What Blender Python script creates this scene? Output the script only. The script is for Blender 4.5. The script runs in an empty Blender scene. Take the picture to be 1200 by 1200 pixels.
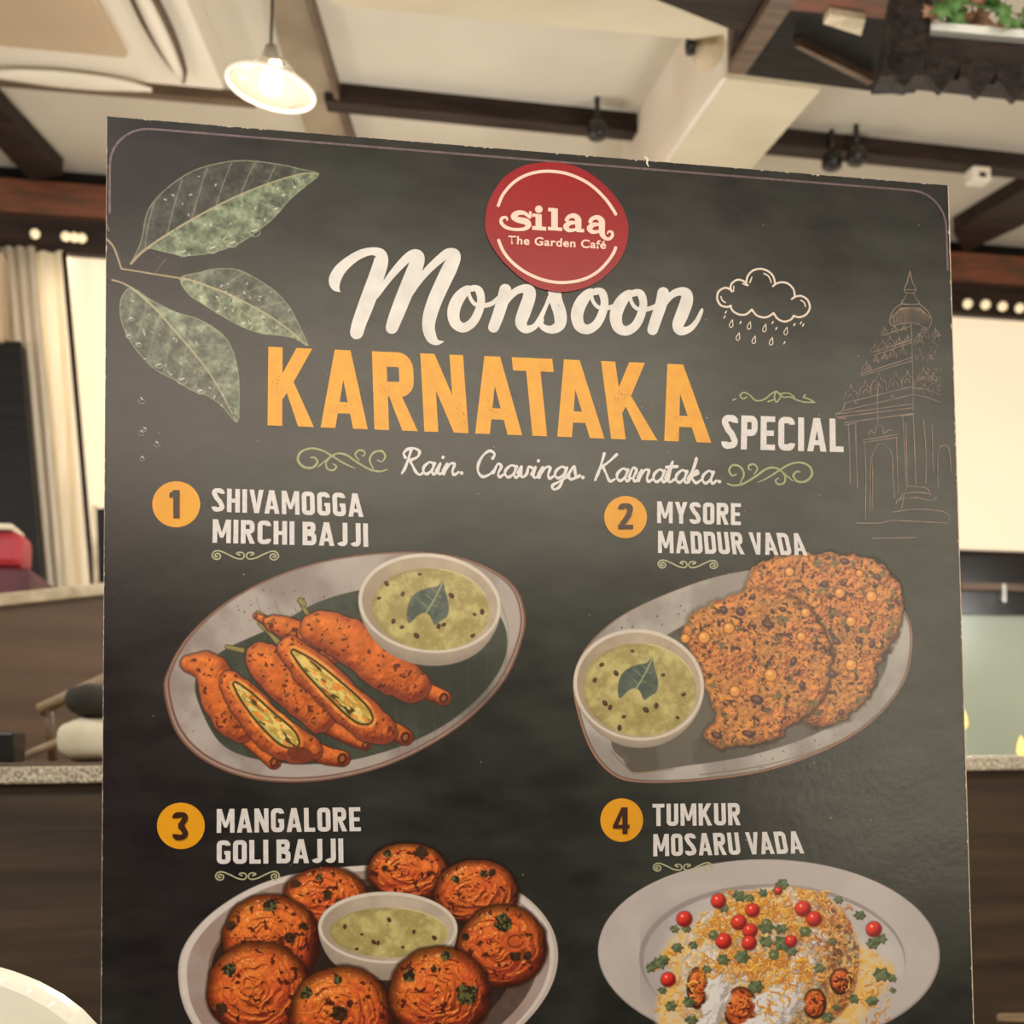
import bpy, bmesh, math, random
import numpy as np
from mathutils import Vector, Matrix
random.seed(7)
sc = bpy.context.scene

# ------------------------------------------------------------------ camera, light, exposure
F, PPX, PPY = 1500.0, 600.0, 800.0          # focal length and principal point of the 1200 px frame
CAM = np.array([0.0, 0.0, 1.2])
PITCH, YAW = math.atan(80/1500), math.atan(280/1500)
FW = np.array([math.sin(YAW)*math.cos(PITCH), math.cos(YAW)*math.cos(PITCH), math.sin(PITCH)])
RT = np.cross(FW, [0, 0, 1.0]); RT /= np.linalg.norm(RT)
UP = np.cross(RT, FW)
cd = bpy.data.cameras.new('camera'); cam = bpy.data.objects.new('camera', cd); sc.collection.objects.link(cam)
cam.matrix_world = Matrix(((RT[0], UP[0], -FW[0], CAM[0]), (RT[1], UP[1], -FW[1], CAM[1]), (RT[2], UP[2], -FW[2], CAM[2]), (0, 0, 0, 1)))
cd.sensor_width = 36; cd.lens = 36*F/1200; cd.shift_y = (PPY-600)/1200
cd.clip_start = 0.02
cd.dof.use_dof = True; cd.dof.focus_distance = 0.95; cd.dof.aperture_fstop = 9.0
sc.camera = cam
sc.view_settings.view_transform = 'Standard'; sc.view_settings.look = 'None'
sc.view_settings.gamma = 1; sc.view_settings.use_curve_mapping = False
sc.view_settings.exposure = 0.0
w = bpy.data.worlds.new('world'); sc.world = w; w.use_nodes = True
w.node_tree.nodes['Background'].inputs[0].default_value = (1.0, 0.96, 0.9, 1)
w.node_tree.nodes['Background'].inputs[1].default_value = 0.30

def lin(c):
    c = np.asarray(c, float)/255
    return np.where(c <= .04045, c/12.92, ((c+.055)/1.055)**2.4)
def light(name, kind, loc, energy, col=(1, .86, .68), size=.2, to=None, sizey=None):
    d = bpy.data.lights.new(name, kind); d.energy = energy; d.color = col
    if kind == 'AREA':
        d.shape = 'RECTANGLE'; d.size = size; d.size_y = sizey or size
    else: d.shadow_soft_size = size
    o = bpy.data.objects.new(name, d); sc.collection.objects.link(o); o.location = loc
    if to is not None:
        o.rotation_euler = (Vector(to)-Vector(loc)).to_track_quat('-Z', 'Y').to_euler()
    return o
CEIL = 3.0; FARY = 4.15; BACKY = -2.4; LX = -3.2; RX = 4.2
WARM = (1, .97, .92)
light('board_key_light', 'AREA', (-.7, -.1, 2.85), 60, WARM, .9, to=(0, .9, 1.1))  # unseen key light, added to brighten the board
light('right_fill_light', 'AREA', (2.0, .1, 2.85), 20, WARM, .7, to=(1.5, 2.2, .8))  # unseen fill light, added for the right of the room
light('room_fill_light', 'POINT', (-1.3, 2.5, 1.9), 26, WARM, .12)  # these points are unseen fill lights, added to brighten ceiling and booths
light('room_fill_light', 'POINT', (1.25, 2.5, 1.75), 22, WARM, .12)
light('room_fill_light', 'POINT', (.3, 3.2, 1.9), 21, WARM, .12)
light('room_fill_light', 'POINT', (2.6, 3.0, 1.7), 14, WARM, .12)
light('room_fill_light', 'POINT', (1.0, 1.5, 1.7), 10, WARM, .12)  # added to brighten the right end of the booth capping

# ------------------------------------------------------------------ helpers
def ray(x, y): return FW + RT*(x-PPX)/F - UP*(y-PPY)/F
def Pz(x, y, z): r = ray(x, y); return CAM + r*((z-CAM[2])/r[2])
def Py(x, y, Y): r = ray(x, y); return CAM + r*(Y/r[1])
def Pd(x, y, d): return CAM + ray(x, y)*d

def link(o, parent=None):
    sc.collection.objects.link(o)
    if parent is not None:
        o.parent = parent; o.matrix_parent_inverse = Matrix.Translation(-Vector(ROOTLOC.get(parent.name, (0, 0, 0))))
    return o
ROOTLOC = {}
def wloc(p): return ROOTLOC.get(p.name, (0, 0, 0))
def mesh_obj(name, verts, faces, mat, parent=None, smooth=False, kind=None, label=None):
    me = bpy.data.meshes.new(name); me.from_pydata([tuple(map(float, v)) for v in verts], [], faces); me.update()
    if mat: me.materials.append(mat)
    if smooth:
        for p in me.polygons: p.use_smooth = True
    o = bpy.data.objects.new(name, me); link(o, parent)
    if kind: o['kind'] = kind
    if label: o['label'] = label
    return o
def fix_normals(o):
    bm = bmesh.new(); bm.from_mesh(o.data); bmesh.ops.recalc_face_normals(bm, faces=bm.faces); bm.to_mesh(o.data); bm.free(); return o
def bevel(o, wd, seg=2):
    bm = bmesh.new(); bm.from_mesh(o.data)
    bmesh.ops.bevel(bm, geom=list(bm.edges), offset=wd, segments=seg, profile=.5, affect='EDGES', clamp_overlap=True)
    bm.to_mesh(o.data); bm.free()
    return o
def thing(name, label, cat, loc, group=None):
    o = bpy.data.objects.new(name, None); sc.collection.objects.link(o); o.location = tuple(map(float, loc)); o.empty_display_size = .05
    ROOTLOC[o.name] = tuple(map(float, loc)); o['label'] = label; o['category'] = cat
    if group: o['group'] = group
    return o
def tag(o, label, cat, group=None):
    o['label'] = label; o['category'] = cat
    if group: o['group'] = group
    return o
def hexa(name, bot, top, mat, parent=None, bev=0, kind=None, label=None):
    """solid between two matching rings of points"""
    n = len(bot); v = list(bot)+list(top)
    f = [tuple(range(n))[::-1], tuple(range(n, 2*n))] + [(i, (i+1) % n, n+(i+1) % n, n+i) for i in range(n)]
    o = fix_normals(mesh_obj(name, v, f, mat, parent, kind=kind, label=label))
    if bev: bevel(o, bev)
    return o
def box(name, a, b, mat, parent=None, bev=0, kind=None, label=None):
    (x0, y0, z0), (x1, y1, z1) = a, b
    return hexa(name, [(x0, y0, z0), (x1, y0, z0), (x1, y1, z0), (x0, y1, z0)], [(x0, y0, z1), (x1, y0, z1), (x1, y1, z1), (x0, y1, z1)], mat, parent, bev, kind, label)
def hang(name, px, z0, z1, mat, parent=None, bev=0, kind=None, label=None):
    """solid whose underside corners are at height z0, reaching up to z1"""
    bot = [Pz(x, y, z0) for x, y in px]
    return hexa(name, bot, [(p[0], p[1], z1) for p in bot], mat, parent, bev, kind, label)
def slab(name, px, Y, dep, mat, parent=None, bev=0, kind=None, label=None):
    """upright solid on the plane y = Y with the thickness dep going back"""
    fr = [Py(x, y, Y) for x, y in px]
    return hexa(name, fr, [(p[0], p[1]+dep, p[2]) for p in fr], mat, parent, bev, kind, label)
def tube(name, pts, rad, mat, parent=None, n=8, kind=None, label=None):
    pts = [Vector(tuple(map(float, p))) for p in pts]; rads = rad if isinstance(rad, (list, tuple)) else [rad]*len(pts)
    v, f = [], []
    for i, p in enumerate(pts):
        t = (pts[min(i+1, len(pts)-1)]-pts[max(i-1, 0)]).normalized()
        a = t.cross(Vector((0, 0, 1)) if abs(t.z) < .9 else Vector((1, 0, 0))).normalized(); b = t.cross(a)
        for k in range(n):
            th = 2*math.pi*k/n; v.append(p+(a*math.cos(th)+b*math.sin(th))*rads[i])
    for i in range(len(pts)-1):
        for k in range(n):
            f.append((i*n+k, i*n+(k+1) % n, (i+1)*n+(k+1) % n, (i+1)*n+k))
    f += [tuple(range(n))[::-1], tuple(range((len(pts)-1)*n, len(pts)*n))]
    return fix_normals(mesh_obj(name, v, f, mat, parent, True, kind, label))
def lathe(name, prof, mat, c, parent=None, n=32, label=None):
    v, f = [], []
    for r, z in prof:
        for k in range(n):
            th = 2*math.pi*k/n; v.append((c[0]+r*math.cos(th), c[1]+r*math.sin(th), c[2]+z))
    for i in range(len(prof)-1):
        for k in range(n): f.append((i*n+k, i*n+(k+1) % n, (i+1)*n+(k+1) % n, (i+1)*n+k))
    return fix_normals(mesh_obj(name, v, f, mat, parent, True, label=label))

def mat(name, c1, c2=None, scale=8, rough=.6, bump=0, stretch=None, metal=0, emis=None, es=1, spec=.5, detail=4, trans=0, alpha=1):
    m = bpy.data.materials.new(name); m.use_nodes = True; nt = m.node_tree; b = nt.nodes['Principled BSDF']
    c1 = tuple(lin(c1)); c2 = tuple(lin(c2)) if c2 is not None else tuple(x*.82 for x in c1)
    tc = nt.nodes.new('ShaderNodeTexCoord'); mp = nt.nodes.new('ShaderNodeMapping'); nz = nt.nodes.new('ShaderNodeTexNoise')
    nt.links.new(tc.outputs['Object'], mp.inputs[0]); nt.links.new(mp.outputs[0], nz.inputs['Vector'])
    if stretch: mp.inputs['Scale'].default_value = stretch
    nz.inputs['Scale'].default_value = scale; nz.inputs['Detail'].default_value = detail
    cr = nt.nodes.new('ShaderNodeValToRGB'); cr.color_ramp.elements[0].position = .35; cr.color_ramp.elements[1].position = .68
    cr.color_ramp.elements[0].color = c2+(1,); cr.color_ramp.elements[1].color = c1+(1,)
    nt.links.new(nz.outputs['Fac'], cr.inputs[0]); nt.links.new(cr.outputs[0], b.inputs['Base Color'])
    b.inputs['Roughness'].default_value = rough; b.inputs['Metallic'].default_value = metal
    b.inputs['Specular IOR Level'].default_value = spec
    b.inputs['Transmission Weight'].default_value = trans
    if bump:
        bp = nt.nodes.new('ShaderNodeBump'); bp.inputs['Strength'].default_value = bump; bp.inputs['Distance'].default_value = .01
        nt.links.new(nz.outputs['Fac'], bp.inputs['Height']); nt.links.new(bp.outputs[0], b.inputs['Normal'])
    if emis is not None:
        b.inputs['Emission Color'].default_value = tuple(lin(emis))+(1,); b.inputs['Emission Strength'].default_value = es
    return m

M = {}
M['plaster'] = mat('cream_plaster', (206, 197, 180), (195, 185, 167), 2.5, .85, .05)
M['plaster_lit'] = mat('lit_beam_plaster', (232, 224, 212), (218, 204, 186), 3, .8, .04)
M['cream_beam'] = mat('cream_beam', (206, 194, 166), (196, 182, 153), 4, .8)
M['dark_wood'] = mat('dark_stained_wood', (56, 43, 36), (36, 27, 24), 6, .5, .15, (1, 8, 8))
M['olive'] = mat('olive_grey_board', (158, 142, 118), (128, 112, 90), 5, .6, .05)
M['brown_wood'] = mat('brown_wood', (108, 86, 66), (82, 62, 48), 6, .55, .1, (1, 8, 8))
M['black_wood'] = mat('black_wood', (26, 21, 19), (15, 13, 12), 8, .5, .2, (1, 6, 6))
M['orange_wood'] = mat('orange_varnished_wood', (126, 70, 46), (84, 58, 42), 9, .45, .1, (1, 6, 6))
M['floor'] = mat('floor_tile', (120, 100, 82), (92, 76, 62), 3, .4)
M['wall'] = mat('wall_paint', (190, 168, 138), (176, 154, 126), 3, .85)
M['sage'] = mat('sage_glossy_panel', (176, 184, 164), (160, 168, 150), 2, .3)
M['black'] = mat('black_lacquer', (34, 30, 30), (20, 18, 18), 4, .3)
M['chrome'] = mat('brushed_steel', (200, 195, 190), None, 10, .3, metal=1)
M['ac'] = mat('ivory_plastic', (232, 222, 204), (225, 214, 195), 2, .5)
M['grille'] = mat('beige_grille_plastic', (192, 170, 138), (182, 160, 130), 3, .6)
M['curtain'] = mat('cream_curtain', (228, 218, 200), (216, 204, 184), 10, .9, .1, (8, 1, .3))
M['red'] = mat('red_upholstery', (170, 40, 50), (140, 28, 38), 12, .55, .1)
M['maroon'] = mat('maroon_upholstery', (84, 24, 36), (64, 18, 28), 12, .6)
M['booth'] = mat('brown_booth_laminate', (104, 78, 54), (82, 60, 42), 3, .5, .1, (.5, 1, 6))
M['booth_dark'] = mat('dark_brown_booth_panel', (76, 60, 42), (50, 38, 28), 4, .45, .15, (.4, 1, 8))
M['cap'] = mat('pale_stone_capping', (214, 198, 168), (176, 158, 128), 30, .5, .3)
M['glitter'] = mat('speckled_stone_capping', (232, 220, 196), (140, 124, 100), 240, .35, .6, detail=2)
M['ivory'] = mat('ivory_moulded_plastic', (248, 244, 224), (240, 234, 212), 3, .35)
M['blind'] = mat('daylit_cream_blind', (228, 212, 184), (222, 205, 176), 2, .9, emis=(255, 236, 204), es=.50)
M['sheer_backlight'] = mat('curtain_backlight', (250, 240, 215), (246, 236, 210), 2, .9, emis=(255, 250, 236), es=3.4)
M['bulb'] = mat('lit_bulb', (255, 240, 210), None, 2, .5, emis=(255, 240, 215), es=14)
M['fairy'] = mat('small_lit_globe', (235, 220, 185), (225, 208, 170), 40, .5, emis=(255, 232, 185), es=.55)
M['warm_glint'] = mat('warm_glint_glow', (255, 200, 110), None, 2, .5, emis=(255, 208, 110), es=1.6)
M['added_rearwin'] = mat('added_rear_window_glow', (240, 235, 220), None, 2, .9, emis=(255, 240, 214), es=5.4)
M['added_reardoor'] = mat('added_rear_door_glow', (240, 235, 220), None, 2, .9, emis=(255, 240, 214), es=3.6)
M['leafg'] = mat('green_leaf', (112, 156, 84), (66, 110, 52), 30, .5)
M['leafb'] = mat('dried_brown_leaf', (196, 150, 118), (150, 106, 80), 30, .6)
M['trough'] = mat('white_trough_rim', (240, 240, 228), (226, 226, 214), 6, .5)
M['carved'] = mat('carved_dark_wood', (52, 41, 35), (22, 17, 16), 60, .5, .6)
M['napkin'] = mat('white_napkin', (226, 216, 190), (206, 194, 166), 12, .9, .1)
M['charcoal'] = mat('charcoal_cloth', (56, 50, 44), (38, 34, 30), 14, .9, .2)
M['foam'] = mat('cream_foam_edge', (232, 214, 190), (206, 184, 160), 300, .8)
M['wood_mid'] = mat('pale_wood', (168, 144, 112), (140, 118, 90), 8, .5, .1, (1, 8, 8))
g = bpy.data.materials.new('frosted_glass_shade'); g.use_nodes = True; b = g.node_tree.nodes['Principled BSDF']
b.inputs['Base Color'].default_value = (.95, .9, .8, 1); b.inputs['Roughness'].default_value = .15
b.inputs['Transmission Weight'].default_value = .92; b.inputs['IOR'].default_value = 1.12; b.inputs['Roughness'].default_value = .04
M['glass'] = g

def translucent(m, k):
    nt = m.node_tree; b_ = nt.nodes['Principled BSDF']; out = nt.nodes['Material Output']; tr = nt.nodes.new('ShaderNodeBsdfTranslucent'); mx_ = nt.nodes.new('ShaderNodeMixShader')
    src = b_.inputs['Base Color'].links[0].from_socket; nt.links.new(src, tr.inputs['Color']); mx_.inputs[0].default_value = k
    nt.links.new(b_.outputs[0], mx_.inputs[1]); nt.links.new(tr.outputs[0], mx_.inputs[2]); nt.links.new(mx_.outputs[0], out.inputs['Surface'])
M['sheer'] = mat('sheer_white_curtain', (252, 246, 232), (244, 236, 220), 10, .9, .1, (8, 1, .3))
translucent(M['sheer'], .6); translucent(M['curtain'], .35)

for k_ in ('black_wood', 'carved', 'dark_wood'): M[k_].node_tree.nodes['Principled BSDF'].inputs['Specular IOR Level'].default_value = .18

# ------------------------------------------------------------------ the room
box('floor', (LX, BACKY, -.1), (RX, FARY, 0), M['floor'], kind='structure')
box('ceiling', (LX, BACKY, CEIL), (RX, FARY+.1, CEIL+.1), M['plaster'], kind='structure')
box('wall_far', (LX, FARY, 0), (RX, FARY+.1, CEIL), M['wall'], kind='structure')
box('wall_left', (LX-.1, BACKY, 0), (LX, FARY, CEIL), M['wall'], kind='structure')
box('wall_right', (RX, BACKY, 0), (RX+.1, FARY, CEIL), M['wall'], kind='structure')
wb = box('wall_back', (LX, BACKY-.1, 0), (RX, BACKY, CEIL), M['wall'], kind='structure')
# unseen rear window, added so its glowing panes light and haze the board
rw = box('added_rear_window', (-.8, BACKY, 1.9), (1.66, BACKY+.04, 2.86), M['dark_wood'], kind='structure')
for i in range(3):
    box('glow_pane', (-.76+i*.80, BACKY+.04, 1.94), (-.76+i*.80+.76, BACKY+.05, 2.82), M['added_rearwin'], rw)
dr = box('added_rear_door', (1.72, BACKY, .0), (3.1, BACKY+.04, 2.95), M['dark_wood'], kind='structure')  # unseen glass door, added to carry the reflected haze lower at right
box('glow_pane', (1.78, BACKY+.04, .75), (2.38, BACKY+.05, 2.78), M['added_reardoor'], dr)
box('glow_pane', (2.44, BACKY+.04, .75), (3.04, BACKY+.05, 2.78), M['added_reardoor'], dr)
box('added_dark_wainscot', (LX, BACKY, 0), (1.68, BACKY+.03, 1.88), M['dark_wood'], kind='structure')  # unseen dark panelling, added to darken what the lower board reflects
box('added_dark_ceiling', (LX, BACKY, CEIL-.03), (RX, .9, CEIL), M['black_wood'], kind='structure')  # unseen dark lining, added so the board's top reflects a dark ceiling

def wallband(name, y60, y1160, h0, h1, m, dep=.04, kind='structure'):
    """strip along the far wall; y at x=60 and x=1160 for its top (h0) and bottom (h1)"""
    s = (y1160-y60)/1100.
    Yf = FARY-dep
    zt = (Py(60, y60, Yf)[2]+Py(1160, y1160, Yf)[2])/2
    return zt
def zfar(x, y, Y): return float(Py(x, y, Y)[2])
# horizontal bands of the far wall, heights read at the right edge
Yp = FARY-.05
z_dark = zfar(1160, 305, Yp); z_or = zfar(1160, 338, Yp); z_b2 = zfar(1160, 374, Yp)
box('trim_1', (LX, FARY-.07, z_dark), (RX, FARY, CEIL), M['black_wood'], kind='structure')
box('trim_2', (LX, FARY-.10, z_or), (RX, FARY, z_dark), M['orange_wood'], kind='structure')
box('trim_3', (LX, FARY-.08, z_b2), (RX, FARY, z_or), M['dark_wood'], kind='structure')
# windows with daylit roller blinds
def win(name, x0, x1, z0, z1, m):
    o = box(name, (x0, FARY-.03, z0), (x1, FARY, z1), M['dark_wood'], kind='structure')
    box('window_blind', (x0+.02, FARY-.05, z0+.02), (x1-.02, FARY-.03, z1), m, o, label='pale daylit roller blind')
    return o
zL1 = zfar(100, 296, FARY-.05); zL0 = zfar(100, 596, FARY-.05)
xa = Py(36, 400, FARY-.05)[0]; xb = Py(600, 400, FARY-.05)[0]; xc = Py(640, 400, FARY)[0]
win('window_1', xa, xb, zL0-.6, z_b2, M['blind'])
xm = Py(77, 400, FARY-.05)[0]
box('window_blind', (xa+.02, FARY-.065, zL0+.06), (xm, FARY-.052, z_b2), M['sheer_backlight'], bpy.data.objects['window_1'], label='added glowing strip behind the curtain')  # strip added behind the sheer curtain to make it glow
zR0 = zfar(1160, 651, FARY-.05)
win('window_2', xc, 3.9, zR0, z_b2, M['blind'])
# dark sill cabinet with steel handle rail and the sage panel below it, right of the board
zs = zfar(1160, 720, FARY-.3)
sb = box('trim_4', (xc, FARY-.3, zs), (3.9, FARY-.06, zfar(1160, 652, FARY-.3)), M['black'], kind='structure')
zh = zfar(1160, 688, FARY-.32)
box('rail', (Py(1130, 688, 3.8)[0], FARY-.33, zh-.012), (3.6, FARY-.31, zh+.012), M['brown_wood'], sb, label='brown handle rail')
box('bracket', (Py(1178, 690, 3.8)[0], FARY-.335, zh-.05), (Py(1182, 690, 3.8)[0], FARY-.30, zh+.01), M['chrome'], sb)
box('wall_panel', (xc, FARY-.28, .1), (3.9, FARY-.1, zs), M['sage'], kind='structure')
# small globe lights on the dark band
def fairy(x, y, r, lab, grp):
    c = Py(x, y, FARY-.12)
    o = lathe('string_light', [(r*math.sin(a*math.pi/8)+1e-4, -r*math.cos(a*math.pi/8)) for a in range(9)], M['fairy'], (0, 0, 0), n=14)
    o.location = tuple(map(float, c)); return tag(o, lab, 'light', grp)
for x, y, l in [(41, 274, 'small pale round light alone at the left on the dark fascia'), (77, 277, 'small pale round light, left one of three close together'),
             (87, 278, 'small dimmer round light, middle one of three close together'), (96, 279, 'small pale round light, right one of three beside the menu board')]:
    fairy(x, y, .0145, l, 'round lights on the left fascia')
for x, y, l in [(1134, 356, 'round white light nearest the right edge of the menu board'), (1155, 357, 'second round white light right of the menu board'),
             (1175, 359, 'third round white light right of the menu board'), (1195, 361, 'fourth round white light right of the menu board, at the frame edge')]:
    fairy(x, y, .0165, l, 'round lights on the right fascia')
for x in (60, 1105, 1216, 1237):
    pass

# curtain: pleated cloth slanting down to the right
def curtain(name, xt0, xt1, yt, xb0, xb1, yb, Y, m, lab, folds=3, amp=.009):
    n = 48; v = []; f = []
    for j in range(13):
        t = j/12
        for i in range(n+1):
            s = i/n
            x = (xt0*(1-s)+xt1*s)*(1-t)+(xb0*(1-s)+xb1*s)*t; y = yt*(1-t)+yb*t
            p = Py(x, y, Y); a = amp*math.sin(s*folds*2*math.pi+t*1.2)
            v.append((p[0], p[1]+a, p[2]))
    nn = n+1
    for j in range(12):
        for i in range(n): f.append((j*nn+i, j*nn+i+1, (j+1)*nn+i+1, (j+1)*nn+i))
    o = mesh_obj(name, v, f, m, smooth=True)
    md = o.modifiers.new('solid', 'SOLIDIFY'); md.thickness = .004
    return tag(o, lab, 'curtain')
curtain('curtain', 0, 40, 290, 62, 92, 900, FARY-.24, M['curtain'], 'cream curtain hanging in folds at the left, lower end drawn right')
curtain('sheer_curtain', 36, 76, 296, 84, 124, 900, FARY-.16, M['sheer'], 'bright thin curtain lit by the window behind it, right of the thicker folds', 2, .012)
tube('curtain_pole', [Py(75, 296, FARY-.3), Py(92, 490, FARY-.3), Py(109, 690, FARY-.3), Py(122, 900, FARY-.3), Py(140, 1250, FARY-.3), (Py(142, 1300, FARY-.3)[0], FARY-.3, 0)], .008, M['dark_wood'])
tag(bpy.data.objects['curtain_pole'], 'thin dark slanting pole at the right edge of the curtain', 'pole')
pf = thing('folding_screen', 'narrow dark upright frame with pale edge by the left edge of the board', 'screen', (Py(116, 860, 3.6)[0], 3.6, 0))
slab('dark_panel', [(113, 596), (150, 594), (150, 1330), (136, 1330)], 3.6, .03, M['black_wood'], pf)
slab('pale_edge', [(107, 592), (113, 592), (136, 1330), (129, 1330)], 3.6, .03, M['cap'], pf)
slab('wall_pier', [(-60, 297), (3, 296), (3, 400), (-60, 400)], FARY-.35, .3, M['wall'], kind='structure')
slab('dark_recess_slab', [(-60, 400), (24, 400), (50, 700), (-60, 700)], FARY-.33, .28, M['black_wood'], kind='structure')  # black slab gives the darkness of a recess as colour
# far red sofa
sf = thing('red_sofa', 'red sofa back with white piped top, seen behind the left partition', 'sofa', (Py(0, 640, 3.3)[0], 3.3, 0))
c0 = Py(-60, 612, 3.3); c1 = Py(26, 622, 3.3); cz = Py(0, 664, 3.3)[2]
box('back_cushion', (c0[0], 3.3, cz), (c1[0], 3.45, c1[2]), M['red'], sf, bev=.02)
box('piping', (c0[0], 3.29, c1[2]), (c1[0]-.02, 3.44, c0[2]), M['napkin'], sf, bev=.006, label='white top band')
box('sofa_base', (c0[0], 3.31, 0), (c1[0]+.02, 3.72, cz), M['maroon'], sf, bev=.01)

# ------------------------------------------------------------------ ceiling joinery
def beam(name, px, drop, m, lab, z=CEIL, bev=0):
    o = hang(name, px, z-drop, CEIL, m, bev=bev); o['kind'] = 'structure'; return o
beam('trim_5', [(380, 118), (772, 157), (766, 168), (384, 131)], .055, M['dark_wood'], '')
beam('trim_6', [(-60, 89), (300, 120), (300, 127), (-60, 97)], .03, M['brown_wood'], '')
beam('trim_7', [(905, 168), (1260, 205), (1260, 216), (893, 181)], .05, M['dark_wood'], '')
beam('trim_8', [(-80, 40), (74, 205), (36, 212), (-80, 90)], .05, M['dark_wood'], '')
beam('trim_9', [(1290, 168), (1117, 272), (1130, 296), (1290, 222)], .05, M['dark_wood'], '')
beam('trim_10', [(312, -40), (345, -40), (403, 150), (420, 200), (372, 200), (326, 50)], .03, M['olive'], '')
beam('trim_11', [(345, -40), (351, -40), (408, 150), (424, 200), (418, 200), (402, 150)], .05, M['brown_wood'], '')
# cream concrete beams
beam('trim_12', [(850, 92), (962, 105), (826, 260), (732, 260)], .25, M['cream_beam'], '')
beam('trim_15', [(847, 91.6), (851, 92), (733, 260), (730, 260)], .252, M['plaster_lit'], '')  # whiter facing paints in the lit left side of the beam
beam('trim_13', [(390, 6), (812, 46), (862, 38), (752, -12), (380, -52)], .22, M['cream_beam'], '')

# air conditioner cassette
ZA = 2.90
BR = Pz(263, 112, ZA); A0 = Pz(215, 0, ZA); B0 = Pz(0, 88, ZA)
e2 = (B0-BR); e2 /= np.linalg.norm(e2); e1 = (A0-BR); e1 /= np.linalg.norm(e1)
S = .86
ac = thing('air_conditioner', 'ivory ceiling air conditioner cassette with beige square grille at top left', 'air conditioner', tuple((BR+e1*S/2+e2*S/2)[:2])+(ZA,))
def acp(a, b, z): p = BR+e1*a+e2*b; return (p[0], p[1], z)
def acbox(name, a0, a1, b0, b1, z0, z1, m, bev=0):
    return hexa(name, [acp(a0, b0, z0), acp(a1, b0, z0), acp(a1, b1, z0), acp(a0, b1, z0)], [acp(a0, b0, z1), acp(a1, b0, z1), acp(a1, b1, z1), acp(a0, b1, z1)], m, ac, bev)
acbox('housing', 0, S, 0, S, ZA+.012, CEIL, M['ac'], .008)
gr = acbox('intake_grille', .15, S-.15, .20, S-.12, ZA-.006, ZA+.02, M['grille'], .005)
def louver(name, along, a0, a1, b0, b1, m_=None, zz=0, mn=.06):
    n = 12; v = []; f = []
    for i in range(n+1):
        t = i/n; w_ = math.sin(math.pi*t)**.6
        for k in range(5):
            s = k/4
            a = a0+(a1-a0)*(t if along == 'a' else s); bb = b0+(b1-b0)*(s if along == 'a' else t)
            if along == 'a': bb = (b0+b1)/2+(bb-(b0+b1)/2)*(mn+(1-mn)*w_)
            else: a = (a0+a1)/2+(a-(a0+a1)/2)*(mn+(1-mn)*w_)
            v.append(acp(a, bb, ZA-zz-.004-.010*math.sin(math.pi*s)))
    for i in range(n):
        for k in range(4): f.append((i*5+k, i*5+k+1, (i+1)*5+k+1, (i+1)*5+k))
    o = mesh_obj(name, v, f, m_ or M['ac'], ac, True); md = o.modifiers.new('s', 'SOLIDIFY'); md.thickness = .006; return o
louver('slot', 'a', .08, .60, .050, .118, M['brown_wood'], 0)
louver('louver', 'a', .11, .56, .066, .100, None, .012)
louver('louver', 'b', -.03, .05, .18, .58)

# pendant lamp
LC = Pd(317, 103, 2.5)
pl = thing('pendant_lamp', 'lit pendant lamp with small clear glass cone shade hanging above the board', 'lamp', LC)
lathe('glass_shade', [(.022, .055), (.03, .05), (.06, .022), (.084, .002), (.087, 0), (.084, -.002), (.058, .017), (.028, .044), (.02, .05)], M['glass'], LC, pl, 36)
lathe('rim', [(.084, -.003), (.089, -.003), (.090, .001), (.087, .004), (.083, .002), (.084, -.003)], mat('lit_glass_rim', (250, 244, 225), None, 5, .3, emis=(255, 240, 210), es=.35), LC, pl, 36)
lathe('bulb', [(.001, -.012), (.014, -.008), (.022, .006), (.022, .022), (.013, .04), (.012, .05)], M['bulb'], LC, pl, 20)
TILT = Matrix.Translation(Vector(LC)) @ Matrix.Rotation(math.radians(11), 4, Vector(FW)) @ Matrix.Translation(-Vector(LC))
for o in pl.children: o.data.transform(TILT)
lathe('lamp_holder', [(.001, .085), (.012, .083), (.018, .06), (.018, .045)], M['chrome'], LC, pl, 16)
tube('cord', [LC+np.array([0, 0, .08]), LC+np.array([.003, 0, .25]), (LC[0], LC[1], CEIL)], .0028, M['dark_wood'], pl)
light('pendant_lamp_light', 'POINT', tuple(LC+np.array([0, 0, -.05])), 3.5, (1, .86, .68), .03)

# small ceiling fittings
def spot(x, y, lab, m, r=.030, z=CEIL-.06):
    c = Pz(x, y, z-.05)
    t = thing('ceiling_spotlight', lab, 'spotlight', (c[0], c[1], z+.06), 'black spotlights on the battens')
    lathe('spotlight_head', [(.001, .045), (r*.6, .043), (r, .022), (r*.95, 0), (r*.7, -.006), (.001, -.008)], m, c, t, 16)
    tube('stem', [c+np.array([0, 0, .04]), (c[0], c[1], CEIL)], .008, m, t)
spot(700, 160, 'black spotlight under the dark batten above the logo', M['black'])
spot(1004, 190, 'black spotlight under the right batten, behind the board top edge', M['black'])
spot(975, 196, 'low black spotlight just left of another, peeping over the board', M['black'])
c = Pz(1146, 206, CEIL-.07)
sd = thing('ceiling_sensor', 'small cream box sensor under the right batten above the board corner', 'sensor', c)
box('sensor_body', (c[0]-.03, c[1]-.025, c[2]-.025), (c[0]+.03, c[1]+.025, c[2]+.02), M['ac'], sd, bev=.006)
box('sensor_eye', (c[0]-.01, c[1]-.029, c[2]-.015), (c[0]+.01, c[1]-.023, c[2]-.002), M['black'], sd)
tube('sensor_stem', [c+np.array([0, 0, .015]), (c[0], c[1], CEIL)], .007, M['ac'], sd)
c = Pz(829, 62, 2.78)
cc = thing('security_camera', 'grey domed security camera on the corner of the cream beam', 'camera', c)
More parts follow.
